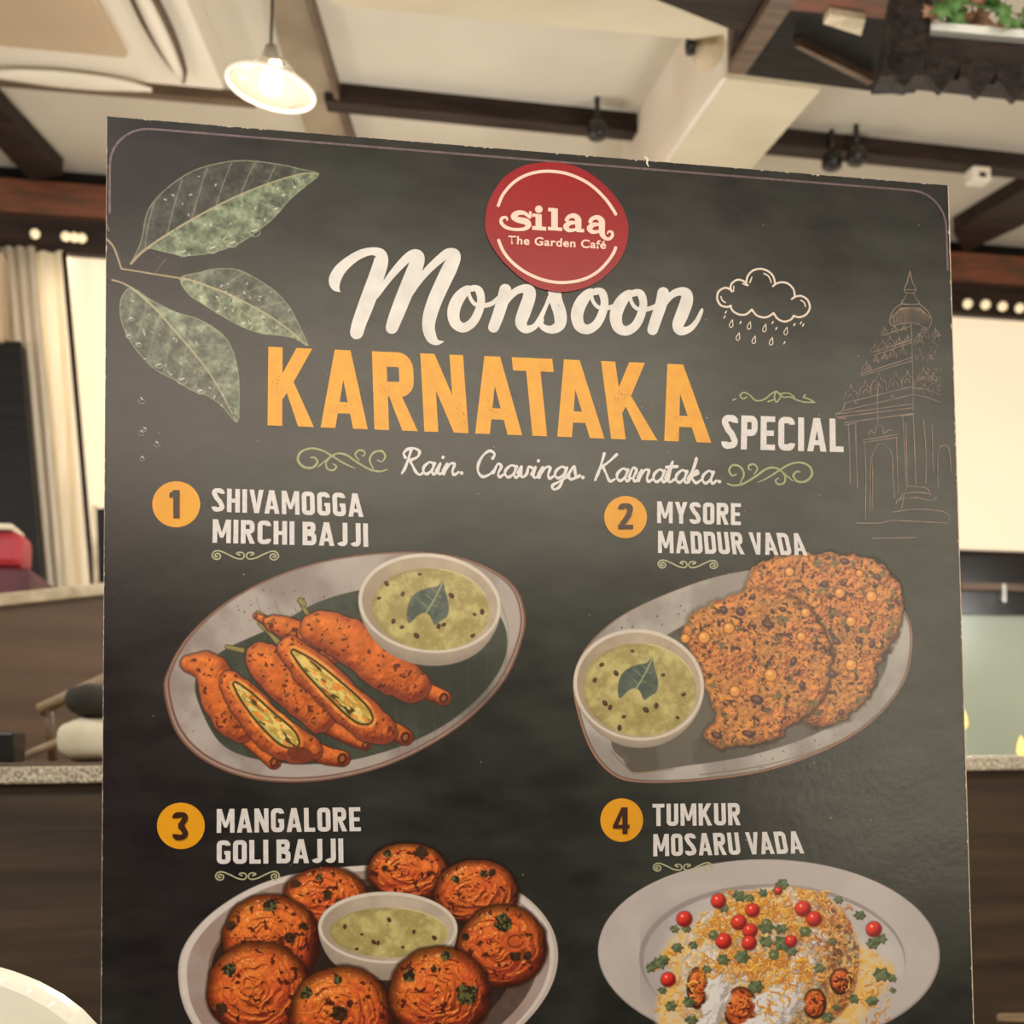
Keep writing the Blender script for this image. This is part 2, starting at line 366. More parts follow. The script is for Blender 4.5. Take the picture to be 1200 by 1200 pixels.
lathe('dome', [(.001, -.035), (.02, -.03), (.034, -.012), (.038, .01), (.04, .03)], M['grille'], c, cc, 20)
lathe('mount', [(.001, .03), (.046, .03), (.046, .055), (.001, .055)], M['ac'], c, cc, 20)
c2 = Pz(809, 54, 2.78)
lathe('cable_gland', [(.001, -.022), (.011, -.018), (.013, .0), (.011, .018), (.001, .022)], M['black'], c2, cc, 12)

# dark pergola frame hanging at top right
pg = thing('pergola', 'dark wooden frame hanging below the ceiling at the top right', 'frame', Pz(940, 40, 2.62))
hang('dark_beam', [(752, -30), (915, -30), (853, 86), (860, 36), (750, -8)], 2.66, 2.76, M['dark_wood'], pg)
hang('pale_beam', [(915, -20), (948, -20), (873, 88), (853, 86)], 2.64, 2.75, M['brown_wood'], pg)
hang('dark_board', [(946, -25), (1110, -20), (1060, 112), (873, 88)], 2.66, 2.70, M['black_wood'], pg)
hang('orange_board', [(935, -20), (1046, -20), (1036, 22), (926, 12)], 2.645, 2.66, M['orange_wood'], pg)
hang('cream_offcut', [(972, 17), (1014, 24), (1009, 42), (965, 28)], 2.63, 2.645, M['cap'], pg)
hang('pale_strip', [(930, 55), (938, 54), (1024, 96), (1017, 100)], 2.64, 2.66, M['brown_wood'], pg)

# hanging planter with carved fringe
dP = 2.4
def PP(x, y, off=0): p = Pd(x, y, dP); return p + np.array([FW[0], FW[1], 0])*off
pt = thing('hanging_planter', 'dark wooden hanging planter with carved lower fringe at top right corner', 'planter', PP(1130, 60))
fr = [PP(1078, 42), PP(1290, 60), PP(1290, 112), PP(1040, 86)]
bk = [p+np.array([FW[0], FW[1], 0])*.05 for p in fr]
hexa('trough_box', fr, bk, M['dark_wood'], pt, .003)
hexa('corner_post', [PP(1064, -60, -.02), PP(1096, -60, -.02), PP(1082, 94, -.02), PP(1028, 96, -.02)], [PP(1064, -60, .05), PP(1096, -60, .05), PP(1082, 94, .05), PP(1028, 96, .05)], M['carved'], pt, .003)
hexa('rim', [PP(1078, 28, -.012), PP(1290, 46, -.012), PP(1290, 56, -.012), PP(1076, 38, -.012)], [PP(1078, 28, .02), PP(1290, 46, .02), PP(1290, 56, .02), PP(1076, 38, .02)], M['trough'], pt, .002, label='white rim lip')
for k in range(6):
    cx = 1056+k*43; cy = 76+k*5.2
    pts = [(-22, -6), (-14, -14), (0, -9), (14, -14), (22, -6), (20, 6), (12, 14), (7, 24), (0, 30), (-7, 24), (-12, 14), (-20, 6)]
    hexa('carved_drop', [PP(cx+a, cy+bb+2, -.02) for a, bb in pts], [PP(cx+a, cy+bb+2, .0) for a, bb in pts], M['carved'], pt, .002)
ppl = thing('trailing_plant', 'green and dried brown leaves trailing over the rim of the hanging planter', 'plant', PP(1150, 30))
def leaf(c, sz, ang, m, par):
    pts = [(0, 1.3), (.22, .5), (.9, .55), (.5, .05), (.75, -.6), (.2, -.4), (0, -.7), (-.2, -.4), (-.75, -.6), (-.5, .05), (-.9, .55), (-.22, .5)]
    ca, sa = math.cos(ang), math.sin(ang); tx, ty = random.uniform(-.4, .4), random.uniform(-.5, .3)
    v = []
    for x, y in [(0, 0)]+pts:
        X, Y = x*ca-y*sa, x*sa+y*ca
        d = .25*(abs(x)) + X*tx+Y*ty
        v.append(c + RT*X*sz + UP*Y*sz*.8 + FW*d*sz)
    n = len(pts)
    o = mesh_obj('leaf', v, [(0, i+1, (i+1) % n+1) for i in range(n)], m, par, True)
    md = o.modifiers.new('s', 'SOLIDIFY'); md.thickness = .0012
    return o
for k in range(90):
    x = random.uniform(1084, 1240); y = random.uniform(-20, 32)+(x-1080)*.05
    leaf(PP(x, y, random.uniform(-.05, .1)), random.uniform(.016, .030), random.uniform(0, 6.3), M['leafg'] if random.random() < .5 else M['leafb'], ppl)
leaf(PP(1172, 36, -.035), .022, math.pi-.2, M['leafg'], ppl); leaf(PP(1112, 18, -.03), .024, 1.2, M['leafg'], ppl)
leaf(PP(1165, 20, -.03), .020, 2.0, M['leafg'], ppl); leaf(PP(1142, 8, -.03), .022, 4.6, M['leafb'], ppl)
tube('stem', [PP(1084, 22, -.02), PP(1104, 10, -.03), PP(1140, 18, -.03), PP(1172, 26, -.035)], .002, M['leafg'], ppl)

# ------------------------------------------------------------------ booths and what stands between
def wallseg(name, xl, yl, dl, xr, yr, dr, thick, ztop_px=None, zbot=0, m=None, parent=None, bev=0, label=None):
    a = Pd(xl, yl, dl); bq = Pd(xr, yr, dr)
    d = np.array([bq[1]-a[1], -(bq[0]-a[0]), 0]); d /= np.linalg.norm(d); d = -d*thick
    zt = [a[2], bq[2]]
    zb = [zbot, zbot] if not isinstance(zbot, tuple) else zbot
    fr = [(a[0], a[1], zb[0]), (bq[0], bq[1], zb[1]), (bq[0], bq[1], zt[1]), (a[0], a[1], zt[0])]
    return hexa(name, fr, [(p[0]+d[0], p[1]+d[1], p[2]) for p in fr], m, parent, bev, label=label)
bt = thing('booth_partition', 'dark brown booth partition with speckled pale capping right behind the board', 'partition', (.3, 1.9, 0))
l, r = Pd(-60, 918, 1.75), Pd(1290, 900, 2.25)
wallseg('panel', -60, 916, 1.76, 1290, 899, 2.26, .05, zbot=0, m=M['booth_dark'], parent=bt)
wallseg('capping', -60, 900, 1.74, 1290, 884.5, 2.24, .075, zbot=(float(Pd(-60, 920, 1.74)[2]), float(Pd(1290, 901, 2.24)[2])), m=M['glitter'], parent=bt, bev=.003)
wallseg('lower_rail', 1080, 1185, 2.15, 1290, 1190, 2.22, .03, zbot=(float(Pd(1080, 1195, 2.15)[2]), float(Pd(1290, 1200, 2.22)[2])), m=M['wood_mid'], parent=bt, bev=.002)
lp = thing('low_partition', 'brown partition with pale slanting top edge at left, beyond the nearer booth', 'partition', (-1.3, 2.6, 0))
wallseg('panel', -120, 722, 2.45, 300, 676, 2.9, .04, zbot=0, m=M['booth'], parent=lp)
wallseg('capping', -120, 708, 2.43, 300, 664, 2.88, .06, zbot=(float(Pd(-120, 724, 2.43)[2]), float(Pd(300, 678, 2.88)[2])), m=M['cap'], parent=lp, bev=.004)
# service counter behind the near booth with the linen on it
zc = float(Pd(60, 893, 2.1)[2])
ct = thing('service_counter', 'brown service counter behind the near booth at left', 'counter', (Pd(40, 893, 2.15)[0], Pd(40, 893, 2.15)[1], 0))
cx0, cx1 = Pd(-60, 893, 2.1)[0], Pd(200, 893, 2.1)[0]; cy0 = Pd(60, 893, 2.02)[1]
box('counter_top', (cx0, cy0, zc-.03), (cx1, cy0+.34, zc), M['booth'], ct, .003)
box('counter_body', (cx0+.02, cy0+.02, 0), (cx1-.02, cy0+.30, zc-.03), M['booth_dark'], ct)
def pillow(name, x0, y0, x1, y1, d, dep, m, lab, cat, rot=0, p=3.0):
    a, b_ = Pd(x0, y1, d), Pd(x1, y0, d); c = (a+b_)/2; hw = np.linalg.norm((b_-a)*np.array([1, 1, 0]))/2; hh = abs(b_[2]-a[2])/2
    bm = bmesh.new(); bmesh.ops.create_uvsphere(bm, u_segments=24, v_segments=14, radius=1)
    for v in bm.verts:
        q = [math.copysign(abs(t)**(2/p), t) for t in v.co]
        nz = .04*math.sin(7*v.co.x+3*v.co.z)+.04*math.sin(9*v.co.y+2)
        v.co = Vector((q[0]*hw*(1+nz*.3), q[1]*dep/2, q[2]*hh*(1+nz)))
    me = bpy.data.meshes.new(name); bm.to_mesh(me); bm.free(); me.materials.append(m)
    for f_ in me.polygons: f_.use_smooth = True
    o = bpy.data.objects.new(name, me); sc.collection.objects.link(o); o.location = tuple(map(float, c)); o.rotation_euler = (0, rot, -YAW)
    return tag(o, lab, cat)
pillow('folded_napkins', 72, 843, 150, 892, 2.12, .12, M['napkin'], 'stack of folded white napkins on the service counter beside the board', 'napkins')
pillow('cloth_bundle', 78, 802, 150, 841, 2.13, .10, M['charcoal'], 'dark grey cloth bundle lying on the white napkins', 'cloth', .05, 2.4)
bxx = thing('wooden_tray_rack', 'pale wooden rail leaning up to the right above the service counter', 'rack', (Pd(90, 893, 2.28)[0], Pd(90, 893, 2.28)[1], zc))
a, b_ = Pd(46, 832, 2.28), Pd(170, 774, 2.28)
tube('rail', [a, (a+b_)/2, b_], .011, M['wood_mid'], bxx, 10)
tube('upright', [Pd(56, 826, 2.28), Pd(62, 892, 2.28)], .008, M['booth'], bxx, 8)
tube('upright', [Pd(150, 784, 2.28), Pd(150, 892, 2.28)], .008, M['booth'], bxx, 8)
tube('lower_rail', [Pd(30, 886, 2.2), Pd(75, 866, 2.24), Pd(125, 846, 2.28)], .007, M['wood_mid'], bxx, 8)
o = box('cash_box', (Pd(-30, 893, 2.05)[0], cy0+.02, zc), (Pd(19, 893, 2.05)[0], cy0+.12, float(Pd(19, 858, 2.05)[2])), M['black'], bev=.004)
tag(o, 'black box standing on the counter at the left edge', 'box')

for x, y0, y1, lab in ((1129, 830, 856, 'added stand with a warm glint close to the right edge of the board'), (1197, 862, 888, 'added stand with a warm glint at the right frame edge')):
    c = Py(x, y1, 3.3); r_ = .012; hh_ = float(Py(x, y0, 3.3)[2]-c[2])  # stands made up to carry two warm glints as glowing tips
    cs_ = thing('glint_stand', lab, 'glint_holder', (c[0], c[1], 0), 'added stands with glints behind the booth')
    lathe('warm_glint', [(.001, 0), (r_, hh_*.25), (r_*.8, hh_*.6), (.001, hh_)], M['warm_glint'], c, cs_, 10)
    tube('pole', [(c[0], c[1], c[2]), (c[0], c[1], .02)], .008, M['sage'], cs_)
    lathe('foot', [(.001, .02), (.045, .015), (.05, 0), (.001, 0)], M['dark_wood'], (c[0], c[1], 0), cs_, 20)

# ivory chair in front of the booth, lower left
ch = thing('ivory_chair', 'ivory moulded chair with rounded back in front of the booth at lower left', 'chair', (-.62, .95, 0))
cc_ = Pd(-110, 1278, 1.0); bm_ = []
v, f = [], []
n = 40; hw, hh = 240/1500*1.0, 150/1500*1.0
ring = []
for i in range(n):
    th = 2*math.pi*i/n; s = math.sin(th)
    z = hh*math.copysign(abs(s)**1.0, s) if s >= 0 else -.42*abs(s)**.35
    ring.append((hw*math.cos(th) if s >= 0 else hw*math.copysign(abs(math.cos(th))**.5, math.cos(th))*.96, z))
bd = np.array([RT[0], RT[1], 0]); nd = np.array([FW[0], FW[1], 0])
fr_ = [cc_+bd*a+np.array([0, 0, 1])*z for a, z in ring]
bk_ = [p+nd*.03 for p in fr_]
hexa('backrest', fr_, bk_, M['ivory'], ch, .009)
zs_ = .45; sx = cc_+nd*-.0
seat = [cc_+bd*a_+nd*q for a_, q in ((-.2, .02), (.2, .02), (.21, -.36), (.14, -.42), (-.14, -.42), (-.21, -.36))]
hexa('seat', [(p[0], p[1], .43) for p in seat], [(p[0], p[1], .46) for p in seat], M['ivory'], ch, .008)
for a_, q in ((-.17, 0), (.17, 0), (.16, -.36), (-.16, -.36)):
    p = cc_+bd*a_+nd*q; e = cc_+bd*a_*1.15+nd*(q*1.08)
    tube('leg', [(p[0], p[1], .43), (e[0], e[1], 0)], [.014, .010], M['wood_mid'], ch)
for a_ in (-.15, .15):
    p = cc_+bd*a_+nd*.015; tube('back_support', [(p[0], p[1], .44), (p[0], p[1], cc_[2]-.36)], .012, M['ivory'], ch)

# ------------------------------------------------------------------ the menu board
bang = (-0.00390041, -0.0104694, 0.01001787); BW = 0.64721734
from mathutils import Euler
RB = np.array(Euler(bang, 'XYZ').to_matrix())
TLp = CAM + .9*ray(125, 136)
EX = RB @ np.array([1, 0, 0]); ED = RB @ np.array([0, 0, -1.0]); NF = -(RB @ np.array([0, 1.0, 0]))   # NF faces the diner
ZTAB = .75
BH = (TLp[2]-ZTAB-.012)/(-ED[2])
def Bp(x, y, off=0.0):
    r = ray(x, y); t = ((TLp-CAM)@NF)/(r@NF); return CAM+r*t+NF*off
def Bp_grid(X, Y, off):
    R = FW[None, :]+RT[None, :]*((X.ravel()-PPX)/F)[:, None]-UP[None, :]*((Y.ravel()-PPY)/F)[:, None]
    t = ((TLp-CAM)@NF)/(R@NF); return CAM+R*t[:, None]+NF*off
def Bl(u, v, off=0.0): return TLp+EX*u+ED*v+NF*off     # metres from the top left corner
base = TLp+EX*BW/2+ED*BH
mb = thing('menu_board', 'tall dark menu board advertising a monsoon special, standing upright in front', 'menu board', (base[0], base[1], ZTAB))

def print_mat(name, color=None, mott=.06, rough=.26, scale=260, c2=None):
    m = bpy.data.materials.new(name); m.use_nodes = True; nt = m.node_tree; b = nt.nodes['Principled BSDF']
    b.inputs['Roughness'].default_value = rough
    if color is None:
        at = nt.nodes.new('ShaderNodeAttribute'); at.attribute_name = 'print'
        nt.links.new(at.outputs['Color'], b.inputs['Base Color']); nt.links.new(at.outputs['Alpha'], b.inputs['Alpha'])
    else:
        tc = nt.nodes.new('ShaderNodeTexCoord'); nz = nt.nodes.new('ShaderNodeTexNoise'); nz.inputs['Scale'].default_value = scale; nz.inputs['Detail'].default_value = 3
        nt.links.new(tc.outputs['Object'], nz.inputs['Vector'])
        mx = nt.nodes.new('ShaderNodeMix'); mx.data_type = 'RGBA'
        cr = nt.nodes.new('ShaderNodeMapRange'); cr.inputs[1].default_value = .35; cr.inputs[2].default_value = .65
        nt.links.new(nz.outputs['Fac'], cr.inputs[0]); nt.links.new(cr.outputs[0], mx.inputs[0])
        a_ = lin(color)*PK; b2 = lin(c2)*PK if c2 is not None else a_*(1-mott*3)
        mx.inputs[6].default_value = tuple(b2)+(1,); mx.inputs[7].default_value = tuple(a_)+(1,)
        nt.links.new(mx.outputs[2], b.inputs['Base Color'])
    return m
PK = 1.06     # printed colour to paper albedo

# slate coloured print under a satin laminate
ms = bpy.data.materials.new('slate_print'); ms.use_nodes = True; nt = ms.node_tree; b = nt.nodes['Principled BSDF']
b.inputs['Roughness'].default_value = .23
tc = nt.nodes.new('ShaderNodeTexCoord')
def noise(scale, detail, stretch=None):
    n_ = nt.nodes.new('ShaderNodeTexNoise'); n_.inputs['Scale'].default_value = scale; n_.inputs['Detail'].default_value = detail
    if stretch:
        mp = nt.nodes.new('ShaderNodeMapping'); mp.inputs['Scale'].default_value = stretch
        nt.links.new(tc.outputs['Object'], mp.inputs[0]); nt.links.new(mp.outputs[0], n_.inputs['Vector'])
    else: nt.links.new(tc.outputs['Object'], n_.inputs['Vector'])
    return n_
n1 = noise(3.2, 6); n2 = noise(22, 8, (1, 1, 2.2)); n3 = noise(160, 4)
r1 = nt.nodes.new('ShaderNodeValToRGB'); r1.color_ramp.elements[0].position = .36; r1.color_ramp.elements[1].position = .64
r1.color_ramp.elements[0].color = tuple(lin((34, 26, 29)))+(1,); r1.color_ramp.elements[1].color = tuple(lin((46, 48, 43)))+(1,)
vd = nt.nodes.new('ShaderNodeVectorMath'); vd.operation = 'DISTANCE'; vd.inputs[1].default_value = tuple(map(float, Bp(860, 720)))  # lighter green-grey towards right centre: part of the haze painted into the print
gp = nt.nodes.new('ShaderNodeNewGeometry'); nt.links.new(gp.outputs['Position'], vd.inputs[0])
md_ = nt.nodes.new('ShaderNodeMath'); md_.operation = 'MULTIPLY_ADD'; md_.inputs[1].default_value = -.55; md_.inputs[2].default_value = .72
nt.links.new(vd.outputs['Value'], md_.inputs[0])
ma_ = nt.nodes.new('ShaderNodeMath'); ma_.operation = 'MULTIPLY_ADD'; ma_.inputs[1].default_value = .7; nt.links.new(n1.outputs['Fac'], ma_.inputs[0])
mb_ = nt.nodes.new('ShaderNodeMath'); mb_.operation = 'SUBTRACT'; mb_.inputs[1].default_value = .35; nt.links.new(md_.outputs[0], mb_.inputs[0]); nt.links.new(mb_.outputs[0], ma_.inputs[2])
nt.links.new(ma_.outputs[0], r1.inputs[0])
mx = nt.nodes.new('ShaderNodeMix'); mx.data_type = 'RGBA'; mx.blend_type = 'MULTIPLY'; mx.inputs[0].default_value = 1
r2 = nt.nodes.new('ShaderNodeValToRGB'); r2.color_ramp.elements[0].position = .3; r2.color_ramp.elements[1].position = .72
r2.color_ramp.elements[0].color = (.58, .58, .6, 1); r2.color_ramp.elements[1].color = (1.42, 1.42, 1.36, 1)
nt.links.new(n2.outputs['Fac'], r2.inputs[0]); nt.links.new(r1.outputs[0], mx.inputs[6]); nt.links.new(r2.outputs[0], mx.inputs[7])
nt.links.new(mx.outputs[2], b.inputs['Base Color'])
bp = nt.nodes.new('ShaderNodeBump'); bp.inputs['Distance'].default_value = .001

nt.links.new(n3.outputs['Fac'], bp.inputs['Height']); nt.links.new(bp.outputs[0], b.inputs['Normal'])
vm = nt.nodes.new('ShaderNodeVectorMath'); vm.operation = 'DISTANCE'; vm.inputs[1].default_value = (0, 0, 0)
gm = nt.nodes.new('ShaderNodeNewGeometry'); nt.links.new(gm.outputs['Position'], vm.inputs[0])
WRN = vm
mr = nt.nodes.new('ShaderNodeMapRange'); mr.inputs[1].default_value = .03; mr.inputs[2].default_value = .17; mr.inputs[3].default_value = .34; mr.inputs[4].default_value = .035
nt.links.new(vm.outputs['Value'], mr.inputs[0]); nt.links.new(mr.outputs[0], bp.inputs['Strength'])
vm.inputs[1].default_value = tuple(map(float, Bp(1070, 840)))
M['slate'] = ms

# foam core (cream edges with chips) and printed face
T = .006
hexa('foam_core', [Bl(0, 0, -.0006), Bl(BW, 0, -.0006), Bl(BW, BH, -.0006), Bl(0, BH, -.0006)], [Bl(0, 0, -T), Bl(BW, 0, -T), Bl(BW, BH, -T), Bl(0, BH, -T)], M['foam'], mb, label='cream foam core showing at the edges')
# the face sheet stops a hair short of the core with a slightly ragged edge
rs = np.random.RandomState(3); ring = []
def rag(n_, amp): return np.abs(rs.normal(0, amp, n_))*(rs.rand(n_) < .25)
N1, N2 = 420, 480
top = [(BW*i/N1, .0002+q) for i, q in zip(range(N1), rag(N1, .00045))]
right = [(BW-.0011-q, BH*i/N2) for i, q in zip(range(N2), rag(N2, .0004))]
bot_ = [(BW-BW*i/20, BH) for i in range(20)]
left = [(.0003+q*.5, BH-BH*i/N2) for i, q in zip(range(N2), rag(N2, .0004))]
ring = top+right+bot_+left
nr = len(ring)
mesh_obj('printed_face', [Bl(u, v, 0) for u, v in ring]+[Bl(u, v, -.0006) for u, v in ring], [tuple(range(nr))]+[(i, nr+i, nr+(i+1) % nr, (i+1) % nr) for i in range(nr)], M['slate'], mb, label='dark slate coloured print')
for p in bpy.data.objects['printed_face'].data.polygons: pass

# ---- 2-D drawing helpers, all in frame pixels of the board face
def cat(pts, closed=False, n=8):
    P = np.asarray(pts, float); m = len(P)
    if m < 3: return P
    out = []
    rng = range(m) if closed else range(m-1)
    for i in rng:
        if closed: p0, p1, p2, p3 = P[(i-1) % m], P[i], P[(i+1) % m], P[(i+2) % m]
        else: p0, p1, p2, p3 = P[max(i-1, 0)], P[i], P[i+1], P[min(i+2, m-1)]
        for k in range(n):
            t = k/n
            out.append(.5*((2*p1)+(-p0+p2)*t+(2*p0-5*p1+4*p2-p3)*t*t+(-p0+3*p1-3*p2+p3)*t**3))
    if not closed: out.append(P[-1])
    return np.array(out)
class Ink:
    """collects flat shapes; build() makes one thin mesh on the board"""
    def __init__(s): s.v = []; s.f = []; s.o = []; s.k = 0
    def lift(s, n_): s.k += 1; return [(s.k % 60)*3e-6]*n_
    def poly(s, pts):
        b = len(s.v); s.v += [tuple(p) for p in pts]; s.o += s.lift(len(pts)); s.f.append(tuple(range(b, b+len(pts))))
    def stroke(s, pts, wd, smooth=True, closed=False, caps=True, n=8, xf=None):
        P = np.asarray(pts, float)
        W = P[:, 2] if P.shape[1] > 2 else np.full(len(P), wd)
        Q = np.column_stack([P[:, :2], W])
        if smooth: Q = cat(Q, closed, n)
        XY = Q[:, :2]; W = np.maximum(Q[:, 2], .02)
        m = len(XY); L = []; R = []
        for i in range(m):
            if closed: a, c_ = XY[(i-1) % m], XY[(i+1) % m]
            else: a, c_ = XY[max(i-1, 0)], XY[min(i+1, m-1)]
            t = c_-a; ln = np.hypot(*t); t = t/(ln if ln > 1e-9 else 1); nrm = np.array([-t[1], t[0]])
            k = 1.0
            if not smooth and (closed or 0 < i < m-1):
                t1 = XY[i]-XY[i-1]; t1 = t1/np.hypot(*t1); k = 1/max(.5, abs(t1@t))
            L.append(XY[i]+nrm*W[i]/2*k); R.append(XY[i]-nrm*W[i]/2*k)
        b = len(s.v)
        pts_ = L+R
        if xf: pts_ = [xf(p) for p in pts_]
        s.v += [tuple(p) for p in pts_]; l0 = s.lift(1)[0]; s.o += [l0+min(i, 90)*1e-6 for i in range(m)]*2
        for i in range(m-1 if not closed else m):
            j = (i+1) % m; s.f.append((b+i, b+j, b+m+j, b+m+i))
        if caps and not closed:
            for e, w_ in ((0, W[0]), (m-1, W[-1])):
                c_ = XY[e]; q = [c_+w_/2*np.array([math.cos(a), math.sin(a)]) for a in np.linspace(0, 2*math.pi, 12, endpoint=False)]
                if xf: q = [xf(p) for p in q]
                s.poly(q)
    def disc(s, cx, cy, rx, ry=None, n=48):
        ry = ry or rx; s.poly([(cx+rx*math.cos(a), cy+ry*math.sin(a)) for a in np.linspace(0, 2*math.pi, n, endpoint=False)])
    def build(s, name, m, off, label=None):
        o = mesh_obj(name, [Bp(x, y, off+q) for (x, y), q in zip(s.v, s.o)], s.f, m, mb, label=label)
        return o
def crop(ox, oy, sc_): return lambda pts: [(ox+p[0]/sc_, oy+p[1]/sc_)+((p[2]/sc_,) if len(p) > 2 else ()) for p in pts]

ik = Ink(); ik.stroke([(755.5, 184, 1.2), (759, 187, 2.2), (758, 191, 1.8), (760, 195, 1)], 2); ik.build('edge_nick', print_mat('bare_foam', (240, 226, 208)), .0002, 'pale nick in the top edge')
# ---- condensed sans lettering
t = .19
def arcp(cx, cy, rx, ry, a0, a1, n=6):
    return [(cx+rx*math.cos(math.radians(a)), cy+ry*math.sin(math.radians(a))) for a in np.linspace(a0, a1, n)]
h2 = t/2
def glyph(c):
    """list of ('p', polygon) or ('s', path, closed) in units of the letter height; returns shapes, width"""
    R_ = lambda x0, y0, x1, y1: ('p', [(x0, y0), (x1, y0), (x1, y1), (x0, y1)])
    if c == ' ': return [], .12
    if c == 'I': return [R_(0, 0, t, 1)], t
    if c == 'L': return [R_(0, 0, t, 1), R_(t, 0, .44, .17)], .44
    if c == 'T': return [R_(0, .83, .54, 1), R_(.27-h2, 0, .27+h2, .83)], .54
    if c == 'E': return [R_(0, 0, t, 1), R_(t, 0, .46, .165), R_(t, .42, .42, .58), R_(t, .835, .46, 1)], .46
    if c == 'H': return [R_(0, 0, t, 1), R_(.53-t, 0, .53, 1), R_(t, .41, .53-t, .58)], .53
    if c == 'N': return [R_(0, 0, t-.01, 1), R_(.57-t+.01, 0, .57, 1), ('p', [(0, 1), (t, 1), (.57, 0), (.57-t, 0)])], .57
    if c == 'M': return [R_(0, 0, t-.01, 1), R_(.72-t+.01, 0, .72, 1), ('p', [(0, 1), (t+.01, 1), (.36+.06, .22), (.36-.06, .22)]), ('p', [(.72-t-.01, 1), (.72, 1), (.36+.06, .22), (.36-.06, .22)])], .72
    if c == 'A': return [('p', [(0, 0), (t, 0), (.305, .62), (.305, 1), (.2, 1)]), ('p', [(.61, 0), (.61-t, 0), (.305, .62), (.305, 1), (.41, 1)]), R_(.15, .19, .46, .335)], .61
    if c == 'V': return [('p', [(0, 1), (t, 1), (.29, .38), (.29, 0), (.195, 0)]), ('p', [(.58, 1), (.58-t, 1), (.29, .38), (.29, 0), (.385, 0)])], .58
    if c == 'Y': return [('p', [(0, 1), (t+.01, 1), (.29+h2*.9, .42), (.29-h2, .38)]), ('p', [(.58, 1), (.57-t, 1), (.29-h2*.9, .42), (.29+h2, .38)]), R_(.29-h2, 0, .29+h2, .42)], .58
    if c == 'K': return [R_(0, 0, t, 1), ('p', [(t*.8, .28), (t*.8, .6), (.375, 1), (.585, 1), (.3, .50)]), ('p', [(.20, .56), (.33, .58), (.60, 0), (.395, 0)])], .60
    if c == 'O' or c == 'D' or c == '0':
        wd = .53
        if c == 'O': pth = arcp(.53-.2, .8, .2-h2, .2-h2, 0, 90)+arcp(.2, .8, .2-h2, .2-h2, 90, 180)+arcp(.2, .2, .2-h2, .2-h2, 180, 270)+arcp(.33, .2, .2-h2, .2-h2, 270, 360); return [('s', pth, True)], wd
        pth = [(t, 1-h2)]+arcp(.33, .79, .2-h2, .21-h2, 90, 0)+arcp(.33, .21, .2-h2, .21-h2, 0, -90)+[(t, h2)]
        return [R_(0, 0, t, 1), ('s', pth, False)], wd
    if c == 'U': return [('s', [(h2, 1)]+arcp(.2, .2, .2-h2, .2-h2, 180, 270)+arcp(.33, .2, .2-h2, .2-h2, 270, 360)+[(.53-h2, 1)], False)], .53
    if c == 'J': return [('s', [(.42-h2, 1)]+arcp(.22, .2, .2-h2, .2-h2, 0, -90)+arcp(.19, .2, .19-h2, .2-h2, 270, 200), False)], .42
    if c == 'C': return [('s', arcp(.33, .79, .2-h2, .21-h2, -8, 90)+arcp(.2, .79, .2-h2, .21-h2, 90, 180)+arcp(.2, .21, .2-h2, .21-h2, 180, 270)+arcp(.33, .21, .2-h2, .21-h2, 270, 368), False)], .53
    if c == 'G': return [('s', arcp(.33, .79, .2-h2, .21-h2, -8, 90)+arcp(.2, .79, .2-h2, .21-h2, 90, 180)+arcp(.2, .21, .2-h2, .21-h2, 180, 270)+arcp(.33, .21, .2-h2, .21-h2, 270, 360)+[(.53-h2, .52)], False), R_(.29, .40, .53-.01, .55)], .53
    if c == 'P': return [R_(0, 0, t, 1), ('s', [(t, 1-h2)]+arcp(.32, .78, .2-h2, .22-h2, 90, 0)+arcp(.32, .62, .2-h2, .22-h2, 0, -90)+[(t, .40+h2)], False)], .52
    if c == 'R': return [R_(0, 0, t, 1), ('s', [(t, 1-h2)]+arcp(.34, .79, .2-h2, .21-h2, 90, 0)+arcp(.34, .64, .2-h2, .21-h2, 0, -90)+[(t, .43+h2)], False), ('p', [(.2, .45), (.37, .45), (.56, 0), (.36, 0)])], .56
    if c == 'B': return [R_(0, 0, t, 1), ('s', [(t, 1-h2)]+arcp(.33, .82, .18-h2, .18-h2, 90, 0)+arcp(.33, .68, .18-h2, .17-h2, 0, -90)+[(t, .51+h2-.03)], False), ('s', [(t, .51)]+arcp(.34, .37, .2-h2, .2-h2, 90, 0)+arcp(.34, .21, .2-h2, .21-h2, 0, -90)+[(t, h2)], False)], .54
    if c == 'S': return [('s', arcp(.32, .80, .2-h2, .2-h2, -15, 90)+arcp(.2, .80, .2-h2, .2-h2, 90, 195)+[(.2, .58), (.33, .44)]+arcp(.32, .22, .2-h2, .2-h2, 35, -90)+arcp(.2, .2, .2-h2, .2-h2, 270, 170), False)], .52
    if c == '1': return [R_(.12, 0, .12+t, 1), ('p', [(0, .72), (.12, .78), (.2, 1), (.12, .98), (0, .88)])], .31
    if c == '2': return [('s', arcp(.2, .79, .2-h2, .21-h2, 190, 90)+arcp(.32, .79, .2-h2, .21-h2, 90, -10)+[(.36, .52), (.12, .14)], False), R_(0, 0, .52, .165)], .52
    if c == '3': return [('s', arcp(.2, .80, .2-h2, .2-h2, 190, 90)+arcp(.33, .80, .2-h2, .2-h2, 90, -30)+[(.3, .535), (.2, .525)], False), ('s', [(.2, .51), (.3, .50)]+arcp(.33, .24, .2-h2, .22-h2, 50, -90)+arcp(.2, .2, .2-h2, .2-h2, 270, 170), False)], .53
    if c == '4': return [R_(.33, 0, .33+t*.95, 1), ('p', [(0, .2), (.58, .2), (.58, .34), (.0, .34)]), ('p', [(0, .3), (.17, .3), (.38, .9), (.36, 1), (.30, 1)])], .58
    raise KeyError(c)
